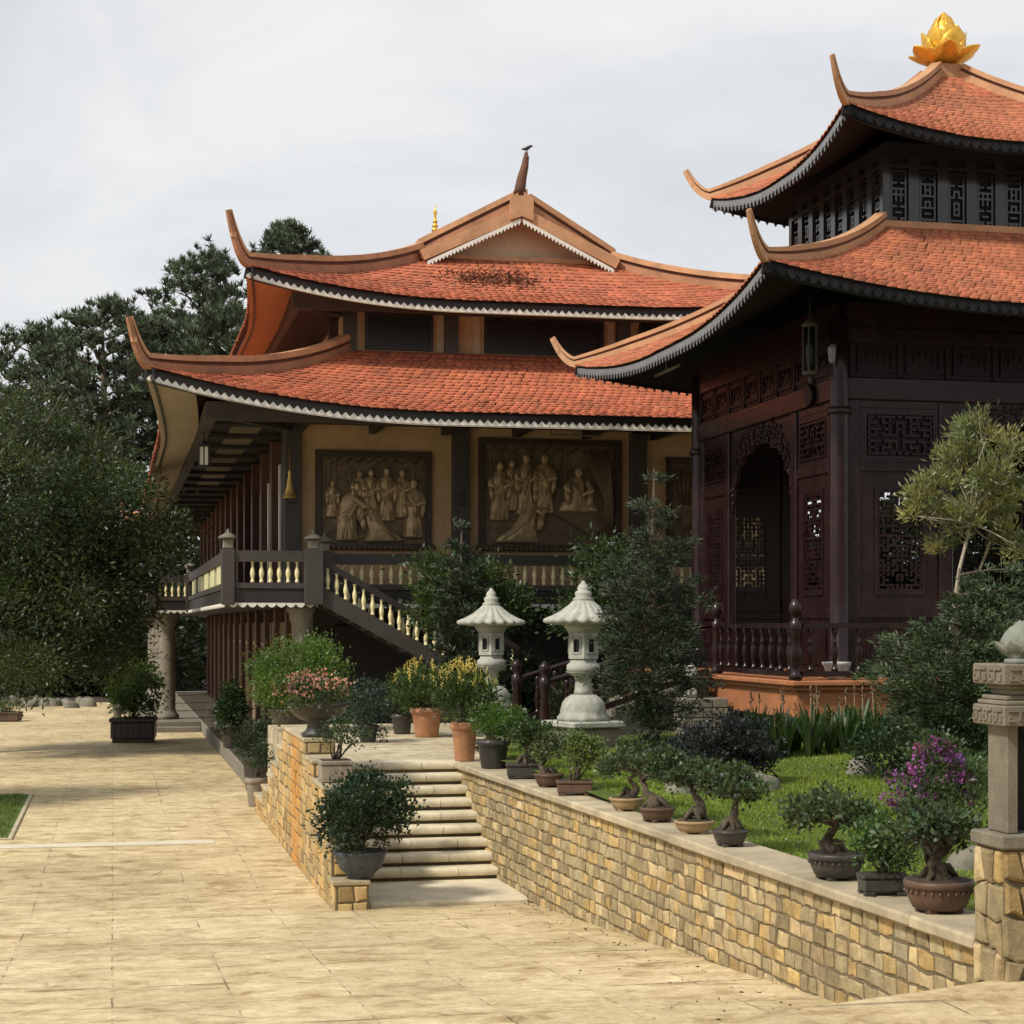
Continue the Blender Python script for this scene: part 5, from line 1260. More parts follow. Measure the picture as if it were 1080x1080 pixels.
# ================================================================== POTTED PLANTS
def mpx(px, X=None, t=None):
    if X is not None: p = atx(px, X); d = p[0]*SY + p[1]*CY
    else: d = t
    return d/FPX
G_BON = (.062,.092,.044); G_DK = (.024,.046,.022); G_MID = (.055,.10,.022); G_LT = (.085,.15,.03); G_BLUE = (.035,.06,.045)
def make_pot(t, kind, m, w, h):
    r = w/2; b = MB()
    if kind == 'tray':            # low oval bonsai tray with rim and feet
        b.lathe([(r*.70,.02),(r*.80,.035),(r*.93,h*.55),(r*.97,h*.78),(r*1.03,h*.82),(r*1.04,h*.95),(r*1.0,h),(r*.93,h),(r*.9,h*.88)], (0,0,0), 28)
        for i in range(4): a = PI/4+PI/2*i; b.bbox(r*.6*math.cos(a)-.03, r*.6*math.cos(a)+.03, r*.6*math.sin(a)-.03, r*.6*math.sin(a)+.03, 0, .03, .005)
    elif kind == 'beaded':        # same with a band of beads
        b.lathe([(r*.66,.02),(r*.78,.035),(r*.93,h*.5),(r*.96,h*.76),(r*1.03,h*.8),(r*1.04,h*.95),(r*1.0,h),(r*.93,h),(r*.9,h*.88)], (0,0,0), 28)
        for i in range(26): a = 2*PI*i/26; b.lathe([(.004,-.014),(.014,0),(.004,.014)], (r*.985*math.cos(a), r*.985*math.sin(a), h*.66), 6)
        for i in range(4): a = PI/4+PI/2*i; b.bbox(r*.56*math.cos(a)-.035, r*.56*math.cos(a)+.035, r*.56*math.sin(a)-.035, r*.56*math.sin(a)+.035, 0, .03, .005)
    elif kind == 'rect':
        d = r*.62; b.bbox(-r*.93, r*.93, -d*.93, d*.93, .025, h*.8, .012); b.bbox(-r, r, -d, d, h*.8, h, .01)
        for sx in (-1,1):
            for sy in (-1,1): b.bbox(sx*r*.7-.04, sx*r*.7+.04, sy*d*.7-.03, sy*d*.7+.03, 0, .03, .005)
    elif kind == 'planter':       # large ribbed box planter on a foot
        d = r*.7; b.bbox(-r*.88, r*.88, -d*.88, d*.88, 0, h*.16, .02); b.bbox(-r*.94, r*.94, -d*.94, d*.94, h*.16, h*.82, .03); b.bbox(-r, r, -d, d, h*.82, h, .03)
        for i in range(7): x = -r*.8+r*1.6*i/6; b.bbox(x-.04, x+.04, -d*.97, d*.97, h*.22, h*.76, .012)
    elif kind == 'box':
        b.bbox(-r*.94, r*.94, -r*.94, r*.94, 0, h*.8, .015); b.bbox(-r, r, -r, r, h*.8, h, .012)
    elif kind == 'bowl':          # footed round glazed bowl
        b.lathe([(r*.50,0),(r*.55,.03),(r*.58,.06),(r*.8,h*.35),(r*.98,h*.75),(r*1.0,h*.84),(r*1.06,h*.9),(r*1.06,h*.97),(r*1.0,h),(r*.92,h),(r*.88,h*.88)], (0,0,0), 28)
    elif kind == 'urn':           # wide dish on a stepped pedestal
        b.lathe([(r*.55,0),(r*.58,.05),(r*.42,.09),(r*.36,h*.34),(r*.46,h*.4),(r*.40,h*.45),(r*.62,h*.52),(r*.9,h*.70),(r*.96,h*.84),(r*1.06,h*.90),(r*1.06,h*.97),(r*1.0,h),(r*.9,h),(r*.86,h*.9)], (0,0,0), 30)
    else:                         # tapered flower pot with a thick rolled rim
        b.lathe([(r*.66,0),(r*.68,.015),(r*.86,h*.76),(r*.9,h*.80),(r*.99,h*.82),(r*1.02,h*.88),(r*1.0,h*.98),(r*.95,h),(r*.88,h),(r*.86,h*.86)], (0,0,0), 28)
    o = b.build('pot', m, t, world=False)
    b = MB(); 
    if kind in ('rect', 'planter'): d = r*(.56 if kind == 'rect' else .64); b.box(-r*.88, r*.88, -d*.9, d*.9, h*.99, h*1.002+.004)
    elif kind == 'box': b.box(-r*.85, r*.85, -r*.85, r*.85, h*.9, h*1.002+.004)
    else: b.lathe([(r*.91, h*.9), (r*.9, h*.985), (r*.5, h*1.01+.01), (.001, h*1.015+.015)], (0,0,0), 20)
    b.build('soil', 'soil', t, world=False)
def gnarled(b, h0, h1, r, sway=.08, roots=5):
    """thick exposed-root bonsai trunk; returns its top"""
    pts = []; x = y = 0.
    for i in range(6):
        k = i/5; pts.append((x, y, h0-.02+(h1-h0)*k)); x += rnd.uniform(-sway, sway); y += rnd.uniform(-sway, sway)
    b.tube(pts, [r*1.35, r*1.0, r*.78, r*.62, r*.5, r*.4], 9)
    for i in range(roots):
        a = 2*PI*i/roots + rnd.uniform(-.3,.3); R_ = r*rnd.uniform(1.7, 2.6)
        b.tube([(0,0,h0+(h1-h0)*.35), (R_*.45*math.cos(a), R_*.45*math.sin(a), h0+r*1.1), (R_*math.cos(a), R_*math.sin(a), h0-.01)], [r*.5, r*.42, r*.2], 6)
    return Vector(pts[-1])
def potted(name, label, cat, px, w_px, h_px, pk, pm, plant, X=None, pos_=None, z=1.5, crown_px=None, col=G_BON, rz=None, group=None, n=2600, leafL=.045, leafW=.03, trunk=.05):
    """crown_px = (left, right, top, bottom) as the photo shows it; converted to metres at the pot's own distance"""
    if pos_ is None:
        p = atx(px, X)
        for _ in range(4): p = atx(px, X + (18-p[1])*.033)
    else: p = pos_
    d = p[0]*SY + p[1]*CY; s = d/FPX
    t = thing(name, label, cat, (p[0], p[1], z), R(rnd.uniform(-25, 25)) if rz is None else rz, group)
    w = w_px*s; h = h_px*s; make_pot(t, pk, pm, w, h)
    l, r_, tp, bt = crown_px
    zt = HC-(tp-HOR)*s - z; zb = HC-(bt-HOR)*s - z; hw = (r_-l)/2*s; off = ((l+r_)/2-px)*s; cz = (zt+zb)/2; hz = (zt-zb)/2
    a = -t.rotation_euler[2]; ox, oy = CY*off, -SY*off; ox, oy = ox*math.cos(a)-oy*math.sin(a), ox*math.sin(a)+oy*math.cos(a)
    b = MB()
    if plant == 'bonsai':
        top = gnarled(b, h, max(h+.08, zb+hz*.35), trunk)
        vols = []
        k = 8
        for i in range(k):
            ang = 2*PI*i/k + rnd.uniform(-.3,.3); q = rnd.uniform(.45,.72)
            q *= 1.12; c = Vector((ox + hw*q*math.cos(ang), oy + hw*q*math.sin(ang), cz + rnd.uniform(-.45,.4)*hz)); limb(b, top, c, trunk*.32, .008, .18)
            vols.append((c, (hw*.33, hw*.33, hz*.36)))
        c = Vector((ox, oy, cz+hz*.42)); limb(b, top, c, trunk*.36, .01); vols.append((c, (hw*.42, hw*.42, hz*.44)))
        P, D, C = crown(vols, 90, int(n*.8), .042*max(.7, hw/.35), col, .50, .5, .5)
        b.build('trunk', 'bark', t, world=False); leaves('foliage', P, D, leafL*rng.uniform(.7,1.3,len(P)), leafW, C, 'leaf', t, False)
    elif plant in ('bush', 'dome', 'cone'):
        for i in range(6): limb(b, (rnd.uniform(-.03,.03), rnd.uniform(-.03,.03), h-.02), (ox+rnd.uniform(-.5,.5)*hw, oy+rnd.uniform(-.5,.5)*hw, cz+rnd.uniform(-.3,.3)*hz), .022, .006)
        if plant == 'cone': vols = [((ox,oy,zb+hz*.5),(hw,hw,hz*.62)), ((ox,oy,zb+hz*1.0),(hw*.8,hw*.8,hz*.6)), ((ox,oy,zb+hz*1.5),(hw*.5,hw*.5,hz*.5))]
        elif plant == 'dome': vols = [((ox,oy,cz-hz*.1),(hw,hw,hz*1.08)), ((ox,oy,cz-hz*.35),(hw*.96,hw*.96,hz*.6))]
        else:
            vols = [((ox,oy,cz),(hw*.85,hw*.85,hz*.92))] + [((ox+hw*.55*math.cos(q), oy+hw*.55*math.sin(q), cz+rnd.uniform(-.5,.4)*hz), (hw*.45, hw*.45, hz*.5)) for q in [.78*i_+rnd.uniform(-.25,.25) for i_ in range(8)]]
        P, D, C = crown(vols, 200 if plant != 'bush' else 130, n, .06*max(.6, hw/.4), col, .34, .45, .62 if plant != 'bush' else .4)
        b.build('trunk', 'bark', t, world=False); leaves('foliage', P, D, leafL*rng.uniform(.7,1.3,len(P)), leafW, C, 'leaf', t, False)
    elif plant == 'spray':         # thin stems with few leaves
        vols = []
        for i in range(9):
            q = rnd.uniform(0,6.28); e = Vector((ox+hw*rnd.uniform(.1,.8)*math.cos(q), oy+hw*rnd.uniform(.1,.8)*math.sin(q), cz+hz*rnd.uniform(-.3,.75))); limb(b, (rnd.uniform(-.04,.04), rnd.uniform(-.04,.04), h-.01), e, .014, .004, .15); vols.append((e, (hw*.32, hw*.32, hz*.38)))
        P, D, C = crown(vols, 60, n, .06, col, .35, .5, .2)
        b.build('trunk', 'bark', t, world=False); leaves('foliage', P, D, leafL*rng.uniform(.7,1.3,len(P)), leafW, C, 'leaf', t, False)
    elif plant == 'flower':        # lance leaves on many stems, yellow plumes on top
        vols = [((ox,oy,cz-.1*hz),(hw*.85,hw*.85,hz*.85))] + [((ox+hw*.6*math.cos(q), oy+hw*.6*math.sin(q), cz+rnd.uniform(-.5,.3)*hz), (hw*.42,hw*.42,hz*.5)) for q in np.linspace(0, 5.4, 7)]
        for i in range(12): limb(b, (rnd.uniform(-.08,.08), rnd.uniform(-.08,.08), h-.02), (ox+rnd.uniform(-.6,.6)*hw, oy+rnd.uniform(-.6,.6)*hw, cz), .012, .005)
        P, D, C = crown(vols, 150, n, .08, col, .4, .8, .3)
        b.build('trunk', 'bark', t, world=False); leaves('foliage', P, D, .10*rng.uniform(.6,1.2,len(P)), .026, C, 'leaf', t, False)
        k = 46; q = rng.uniform(0, 2*PI, k); rr = hw*.92*np.sqrt(rng.random(k)); hz_ = cz + hz*(.95-.9*(rr/hw)**2)
        base = np.stack([ox+rr*np.cos(q), oy+rr*np.sin(q), hz_*1.0], 1); m_ = 12
        P = np.repeat(base, m_, 0) + np.stack([rng.normal(size=k*m_)*.012, rng.normal(size=k*m_)*.012, np.tile(np.linspace(-.02,.12,m_), k)], 1)
        D = unit(rng.normal(size=(k*m_,3))*.5+np.array([0,0,.9])); leaves('flowers', P, D, .035, .018, np.clip(np.array([.66,.55,.18])*(1+.2*rng.normal(size=(k*m_,1)))*np.array([1,.95,.8]), .02, .9), 'petal', t, False)
    return t, (ox, oy, cz, hw, hz)
XC = 5.43
# --- bonsai row on the coping, nearest first
potted('bonsai', 'largest bonsai with a thick trunk in a beaded oval brown pot, nearest the gate pillar', 'bonsai', 990, 71, 34, 'beaded', 'brownpot', 'bonsai', X=5.44, crown_px=(926,1038,838,904), n=3000, trunk=.075, leafL=.048)
potted('bonsai', 'leafy upright seedling clump in a dark rectangular tray between two big oval bonsai', 'bonsai', 931, 50, 22, 'rect', 'darkpot', 'spray', X=5.42, crown_px=(903,958,862,932), col=(.04,.085,.025), n=1300, rz=R(-8), leafL=.05, leafW=.022)
potted('bonsai', 'flat topped spreading bonsai in a beaded dark oval pot, alone before the open lawn', 'bonsai', 882, 58, 28, 'beaded', 'darkpot', 'bonsai', X=5.43, crown_px=(828,922,830,876), n=2600, trunk=.06, leafL=.045)
potted('bonsai', 'round headed bonsai on a stout stump in a plain dark grey pot', 'bonsai', 770, 37, 17, 'tray', 'darkpot', 'bonsai', X=5.40, crown_px=(743,808,804,848), n=2400, trunk=.06)
potted('bonsai', 'bonsai with a cone of roots in a shallow tan tray, beside the dark grey pot', 'bonsai', 732, 41, 14, 'tray', 'palepot', 'bonsai', X=5.42, crown_px=(704,770,799,838), n=2400, trunk=.07)
potted('bonsai', 'dark green bonsai in a shallow reddish brown tray', 'bonsai', 693, 37, 15, 'tray', 'brownpot', 'bonsai', X=5.43, crown_px=(664,722,784,830), n=2300, trunk=.065)
potted('bonsai', 'bonsai with twisted twin stems in a yellowish sand coloured oval tray', 'bonsai', 661, 36, 14, 'tray', 'palepot', 'bonsai', X=5.46, crown_px=(634,690,776,822), n=2200, trunk=.05)
potted('bonsai', 'airy pale green bonsai in a brown rectangular tray', 'bonsai', 606, 39, 15, 'rect', 'brownpot', 'spray', X=5.43, crown_px=(588,638,772,816), col=(.10,.14,.045), n=1500, rz=R(-12), leafL=.05)
potted('bonsai', 'sparse twiggy bonsai with a leaning trunk in a small round brown bowl', 'bonsai', 579, 31, 14, 'tray', 'brownpot', 'bonsai', X=5.42, crown_px=(558,606,762,812), col=(.05,.07,.025), n=1100, trunk=.05)
potted('bonsai', 'squat dark bonsai in a black rectangular tray beside the bright green bush', 'bonsai', 553, 39, 16, 'rect', 'darkpot', 'bonsai', X=5.44, crown_px=(532,580,756,792), col=(.04,.075,.02), n=1900, rz=R(-10), trunk=.07)
potted('potted_plant', 'bright green feathery bush in a dark brown round pot', 'potted plant', 520, 37, 30, 'flowerpot', 'darkpot', 'bush', X=5.45, crown_px=(496,552,738,786), col=(.06,.125,.02), n=4200, leafL=.05, leafW=.016)
potted('potted_plant', 'yellow plumed shrub in a tall terracotta pot at the top of the stone steps', 'potted plant', 490, 30, 41, 'flowerpot', 'terracotta', 'flower', X=5.36, crown_px=(452,528,700,764), col=(.045,.075,.02), n=3600)
potted('potted_plant', 'yellow plumed shrub in a wide terracotta pot standing further back on the terrace', 'potted plant', 450, 36, 31, 'flowerpot', 'terracotta', 'flower', pos_=at(450,777,1.5), crown_px=(412,478,698,752), col=(.05,.085,.02), n=3600)
potted('potted_plant', 'dark leafy bush in a low black pot left of the wide terracotta pot', 'potted plant', 424, 25, 21, 'flowerpot', 'darkpot', 'bush', pos_=at(424,774,1.5), crown_px=(404,442,722,756), col=G_DK, n=1700)
# --- left of the steps
potted('potted_plant', 'dark glossy camellia bush in a blue grey glazed bowl at the foot of the steps', 'potted plant', 380, 54, 29, 'bowl', 'bluepot', 'bush', pos_=(2.97, 22.02, 0), z=.402, crown_px=(334,434,812,902), col=(.026,.048,.026), n=6500, leafL=.06, leafW=.036)
t_, c_ = potted('potted_plant', 'spreading pink azalea bonsai in a wide black dish on a stepped pedestal', 'potted plant', 338, 62, 36, 'urn', 'darkpot', 'bonsai', pos_=(2.84, 25.5, 0), z=1.932, crown_px=(292,372,708,750), col=(.045,.075,.02), n=2600, trunk=.05, leafL=.05)
P, D, C = crown([((c_[0], c_[1], c_[2]+c_[4]*.15), (c_[3]*.95, c_[3]*.95, c_[4]*.85))], 60, 620, .05, (.42,.20,.17), .3, .6, .7)
leaves('flowers', P, D, .045, .035, C, 'petal', t_, False)
potted('potted_plant', 'slender sapling in a square brown box pot on a ledge of the stepped wall', 'potted plant', 345, 35, 23, 'box', 'concretepot', 'spray', pos_=(2.84, 23.5, 0), z=1.462, crown_px=(330,392,748,806), col=(.04,.07,.025), n=700, rz=0)
potted('potted_plant', 'large clipped dome topiary in a round dark pot behind the pink azalea', 'potted plant', 316, 58, 24, 'bowl', 'darkpot', 'dome', pos_=(3.42, 34.3, 0), z=1.5, crown_px=(274,367,672,752), col=(.085,.15,.03), n=15000, leafL=.055, leafW=.04)
potted('potted_plant', 'neat egg shaped bush in a dark pot on the hall plinth before the red doors', 'potted plant', 245, 28, 24, 'flowerpot', 'darkpot', 'cone', pos_=att(245, 46.5), z=.362, crown_px=(226,263,718,772), col=(.028,.055,.018), n=4200, leafL=.07, leafW=.045)
potted('potted_plant', 'rounded dark bush in a black pot beside the hall plinth', 'potted plant', 271, 34, 36, 'flowerpot', 'darkpot', 'bush', pos_=att(271, 38.4), z=0.004, crown_px=(247,298,752,808), col=(.03,.05,.022), n=3800, leafL=.06)
potted('potted_plant', 'small thin plant in a pale rimmed pot at the back end of the stepped wall', 'potted plant', 269, 24, 30, 'flowerpot', 'concretepot', 'spray', pos_=(2.72, 35.2, 0), z=0.004, crown_px=(254,290,782,822), col=(.03,.055,.025), n=900)
potted('potted_plant', 'blue green standard shrub on a thin stem beside the pink azalea', 'potted plant', 388, 24, 18, 'flowerpot', 'darkpot', 'bush', pos_=att(388, 31.0), z=1.5, crown_px=(364,412,708,782), col=G_BLUE, n=2800, leafL=.05, leafW=.03)
t_, c_ = potted('planter', 'ribbed dark box planter with a ragged leafy shrub in front of the round stone column', 'planter', 141, 48, 26, 'planter', 'darkpot', 'bush', pos_=att(141, 54.2), z=0.004, crown_px=(112,172,690,762), col=(.06,.105,.026), n=4200, rz=R(-6), leafL=.11, leafW=.06)
b = MB(); x, y, z = att(124, 54.0, .9); b.lathe([(.10,0),(.15,.3),(.17,.32),(.17,.36),(.14,.36)], (x, y-.25, .76), 14); tag(b.build('white_pot', 'whitepot'), 'small white pot sitting on the rim of the ribbed box planter', 'pot')
potted('planter', 'low red brown trough with pale flowering plants at the left edge of the court', 'planter', 4, 36, 10, 'rect', 'brownpot', 'spray', pos_=att(4, 66), z=.004, crown_px=(-12,24,738,762), col=(.08,.12,.05), n=900, rz=R(-10), leafL=.1)
# ================================================================== GARDEN SHRUBS
def shrub(name, label, cat, p, z, vols, col, n, ncl=90, L=.05, W=.03, sp=.09, m='bark', stems=8, group=None, r0=.025, up=.5, var=.35):
    t = thing(name, label, cat, (p[0], p[1], z), 0, group); b = MB()
    for i in range(stems):
        c, r_ = vols[i % len(vols)]; e = Vector(c) + Vector([rnd.uniform(-.5,.5)*q for q in r_]); limb(b, (rnd.uniform(-.06,.06), rnd.uniform(-.06,.06), -.04), e, r0, .006, .15)
    b.build('trunk', m, t, world=False)
    P, D, C = crown(vols, ncl, n, sp, col, var, up, .35); leaves('foliage', P, D, L*rng.uniform(.7,1.3,len(P)), W, C, 'leaf', t, False)
    return t
p = att(985, 16)
t = shrub('flowering_shrub', 'loose shrub with clusters of purple flowers on the lawn beside the gate pillar', 'shrub', p, 1.44, [((-.15,.0,.55),(.26,.3,.22)), ((.12,.1,.75),(.3,.3,.25)), ((.3,-.1,.6),(.24,.3,.3)), ((.05,.1,.95),(.22,.22,.14)), ((.02,0,.4),(.32,.3,.16))], (.065,.10,.045), 3600, 80, .05, .026, .07, 'bark', 10)
P, D, C = crown([((-.30,-.05,.70),(.17,.15,.12)), ((-.42,0,.50),(.07,.07,.07)), ((.0,.0,.95),(.20,.16,.11)), ((.20,-.1,.68),(.12,.1,.1)), ((-.05,-.1,.62),(.14,.1,.1)), ((.34,-.1,.52),(.07,.07,.07)), ((.12,-.12,.86),(.1,.1,.1))], 70, 760, .022, (.24,.07,.24), .4, .3, .4)
leaves('flowers', P, D, .04, .034, C, 'petal', t, False)
p = att(766, 22.6)
shrub('dark_shrub', 'dark shrub with purplish leaves behind the bonsai row, left of the upright lily bed', 'shrub', p, 1.56, [((-.28,0,.4),(.34,.34,.28)), ((.2,.0,.45),(.36,.34,.30)), ((0,0,.62),(.3,.3,.2)), ((.42,.1,.3),(.25,.25,.25))], (.028,.032,.036), 4600, 90, .055, .035, .08)
p = att(720, 24.2)
shrub('low_shrub', 'low green shrub at the foot of the tall dark conifer', 'shrub', p, 1.55, [((-.3,0,.2),(.4,.35,.22)), ((.35,0,.24),(.4,.35,.26))], (.03,.055,.024), 2600, 60, .06, .035, .08)
p = att(952, 22.9)
shrub('low_shrub', 'dark green bush filling the bed between the lilies and the juniper', 'shrub', p, 1.5, [((-.1,0,.4),(.5,.4,.42)), ((.5,0,.3),(.55,.4,.4))], (.03,.055,.026), 4000, 90, .06, .035, .1)
# upright lilies in the bed along the pavilion
def lily_mesh(seed):
    r = np.random.default_rng(seed); n = 15; q = r.uniform(0, 2*PI, n); ln = r.uniform(.45, .8, n); V = []; F = []; C = []
    for i in range(n):
        lean = r.uniform(.08, .5); tw = r.uniform(-.4,.4); w = r.uniform(.05,.085); k = 6; c = np.array([.034,.062,.022])*r.uniform(.6,1.6)
        for j in range(k):
            t = j/(k-1); rad = .03+ln[i]*lean*t**1.6; z = ln[i]*(t-.18*t**3*lean*2); ww = w*math.sin(PI*min(1,.25+.75*t))**.8*(1 if t < 1 else .1)*.5
            cx, cy = rad*math.cos(q[i]), rad*math.sin(q[i]); tx, ty = -math.sin(q[i]+tw), math.cos(q[i]+tw)
            V += [(cx-tx*ww, cy-ty*ww, z), (cx, cy, z-ww*.35), (cx+tx*ww, cy+ty*ww, z)]
        b0 = i*k*3
        for j in range(k-1):
            a = b0+j*3; F += [(a, a+1, a+4, a+3), (a+1, a+2, a+5, a+4)]; C += [c, c]
    return np.array(V), np.array(F), np.array(C)
lil = []
for s_ in range(4):
    V, F, C = lily_mesh(s_+3); t = thing('lily', 'upright strap leaved lily in the bed along the pavilion base', 'plant', (0,0,0), 0, 'upright lilies along the pavilion base')
    npmesh('foliage', V, F, 'leaf', t, C, False)
    if s_ in (1, 3):
        b = MB(); b.tube([(0,0,0),(.02,.01,.5),(.03,.02,.80)], .007, 5)
        for i in range(5): b.tube([(.03+rnd.uniform(-.02,.02), .02+rnd.uniform(-.02,.02), .76+.03*i), (.03+rnd.uniform(-.05,.05), .02+rnd.uniform(-.05,.05), .82+.03*i)], [.012,.003], 5)
        b.build('flower_spike', mat('spike', (.20,.13,.07), .6), t, world=False)
    lil.append(t)
used = set(); k = 0
for j in range(4):
    for i in range(16):
        x = 8.95+.235*i+rnd.uniform(-.08,.08); y = 24.2+.36*j+rnd.uniform(-.12,.12); v = (i*7+j*3) % 4
        o = lil[v] if v not in used else dup(lil[v]); used.add(v)
        o.location = (x, y, lawn_z(x,y)-.01); o.rotation_euler = (0,0,rnd.uniform(0,6.28)); s_ = rnd.uniform(.75,1.12); o.scale = (s_,s_,s_)
# ---- rocks on the lawn and along the far left edge
def rock(px=None, pos_=None, z=0, w=.3, h=.2, label='', group=None, seed=0):
    r = random.Random(seed); x, y = pos_[:2]; b = MB(); b.sm = True; n, k = 11, 6; vs = []; ph = [r.uniform(0,6) for _ in range(4)]
    for j in range(k+1):
        t = PI*.5*j/k*1.0
        for i in range(n):
            a = 2*PI*i/n; m_ = 1+.18*math.sin(2*a+ph[0])+.10*math.sin(3*a+ph[1]+t*2)+r.uniform(-.05,.05)
            vs.append((x+w*.5*math.cos(t)**.7*m_*math.cos(a), y+w*.4*math.cos(t)**.7*m_*math.sin(a), z-.04+h*math.sin(t)*(1+.1*math.sin(a+ph[2]))))
    b.add(vs, [(j*n+i, j*n+(i+1) % n, (j+1)*n+(i+1) % n, (j+1)*n+i) for j in range(k) for i in range(n)]+[[k*n+i for i in range(n)]])
    return tag(b.build('rock', 'rock'), label, 'rock', group)
for i, (px, t_, w, lb) in enumerate(((717, 21.2, .42, 'grey rock on the lawn behind the brown bonsai tray'), (803, 22, .5, 'grey rock on the lawn right of the purplish shrub'), (909, 23.4, .5, 'low rock at the foot of the lily bed'), (1023, 15.8, .4, 'pale rock on the lawn close to the gate pillar'))):
    p = att(px, t_); rock(pos_=p, z=lawn_z(p[0], p[1]), w=w, h=.24, label=lb, seed=i)
for i in range(11):
    p = att(16+7.6*i+rnd.uniform(-2,2), 78+rnd.uniform(-1.5,2)); rock(pos_=p, z=0, w=rnd.uniform(.5,.9), h=rnd.uniform(.3,.5), label='grey edging rock at the far end of the court under the trees', group='edging rocks at the far end of the court', seed=20+i)
# ================================================================== TREES
def tree(name, label, p, z, vols, col, n, ncl, L, W, sp, trunk, r0, bark='bark', up=.3, var=.35, inner=.35, stems=None, group=None, cat='tree', hue=.12):
    t = thing(name, label, cat, (p[0], p[1], z), 0, group); b = MB()
    pts = [Vector(q) for q in trunk]; k = len(pts); b.tube(pts, [r0*(1-.55*i/(k-1)) for i in range(k)], 9)
    for i, (c, r_) in enumerate(vols):
        a = pts[max(1, min(k-1, int(k*.45)+i % max(1, k//2)))]; limb(b, a, c, r0*.38, r0*.08, .14)
        for q in range(3): e = Vector(c)+Vector([rnd.uniform(-.8,.8)*x for x in r_]); limb(b, Vector(a).lerp(Vector(c), .6), e, r0*.16, r0*.04, .15)
    b.build('trunk', bark, t, world=False)
    P, D, C = crown(vols, ncl, n, sp, col, var, up, inner, hue=hue); leaves('crown', P, D, L*rng.uniform(.6,1.35,len(P)), W, C, 'leaf', t, False); return t
def rel(px, py, t, p, z, rx, ry, dy=0):
    """crown lobe seen at (px,py) on a tree standing at p, t metres away; rx, ry in photo pixels"""
    s = t/FPX; q = att(px, t); return ((q[0]-p[0]+SY*dy, q[1]-p[1]+CY*dy, HC-(py-HOR)*s - z), (rx*s, rx*s*1.0, ry*s))
# --- big fine-leaved tree on the left
T = 49.; p = att(-72, T)
vols = [rel(*a[:2], T, p, 0, a[2], a[3], a[4]) for a in ((18,452,62,52,0),(70,480,52,48,1.5),(105,535,62,58,0),(40,545,80,62,-1),(140,572,52,44,.5),(85,615,74,58,-.5),(120,640,40,40,1),(20,635,80,55,0),(88,680,62,34,.5),(30,695,70,34,-1),(-30,520,70,90,0),(-40,640,80,80,1),(168,566,26,26,0))]
tree('broadleaf_tree', 'large dense dark green tree with fine leaves at the left edge, before the hall porch', p, 0, vols, (.055,.078,.034), 80000, 460, .16, .05, .34, [(0,0,-.2),(.2,0,1.5),(.6,.1,3.),(1.3,.1,4.4),(1.6,.1,6.)], .34, up=.1, var=.5, inner=.2)
# --- pines behind the hall
def pine(label, pxc, top, bot, hw, T, seed, col=(.072,.098,.058), tufts=1150, group='pines behind the hall', nl=20, base_bot=None):
    r = np.random.default_rng(seed); s = T/FPX; p = att(pxc, T); H = HC-(top-HOR)*s; zb = HC-(bot-HOR)*s; t = thing('pine_tree', label, 'tree', (p[0], p[1], 0), 0, group)
    b = MB(); b.tube([(0,0,-.3),(.2,.1,H*.4),(.1,.3,H*.75),(.0,.2,H*.96)], [.42,.34,.2,.06], 8); TP = []
    nb = int(24 + H); HW = hw*s
    for i in range(nb):
        f = (i+.5)/nb; z = zb+(H-zb)*f*.96; rad = HW*(math.sin(PI*min(1, .22+.78*(1-f)**.8))**.6)*r.uniform(.7,1.08); a = i*2.4+r.uniform(-.4,.4)
        if f > .9: rad *= .65
        e = Vector((rad*math.cos(a), rad*math.sin(a), z+rad*.18)); s0 = Vector((.1*math.cos(a), .1*math.sin(a)+.2, z-rad*.25))
        pts = limb(b, s0, e, .09, .02, .1, 6, 5)
        for q in range(int(tufts/nb)):
            k = r.uniform(.35, 1.)**.7; j = min(4, int(k*5)); c = pts[j].lerp(pts[j+1], k*5-j)
            o = Vector((r.normal()*.62, r.normal()*.62, abs(r.normal())*.42+.1))*(HW/4.2)**.5; c2 = c+o
            if q % 3 == 0: b.tube([c, c2], [.022,.01], 4, cap=False)
            TP.append(c2)
    b.build('trunk', 'bark', t, world=False)
    TP = np.array(TP); n = len(TP); P = np.repeat(TP, nl, 0); D = unit(r.normal(size=(n*nl,3))*np.array([.6,.6,.5])+np.array([0,0,.95])); c = np.repeat(1+.35*r.normal(size=(n,1)), nl, 0)*(1+.2*r.normal(size=(n*nl,1)))
    leaves('crown', P - D*.1, D, .62*r.uniform(.7,1.2,n*nl), .085, np.clip(np.array(col)*np.clip(c,.4,2), .003,1), 'needle', t, False)
for a in (('broad pine with a rounded crown left of the hall, tallest of the left group', 108, 322, 560, 66, 104, 1), ('open crowned pine right beside the lower roof tip', 214, 272, 480, 58, 118, 2), ('pine whose top alone shows above the upper roof ridge', 303, 238, 420, 38, 122, 3),
          ('pine at the far left behind the fine leaved tree', 42, 352, 560, 54, 108, 4), ('pine standing between the broad pine and the open crowned pine', 160, 334, 560, 44, 110, 5), ('lower pine filling the gap beside the lower roof', 240, 330, 520, 44, 106, 6)): pine(*a)
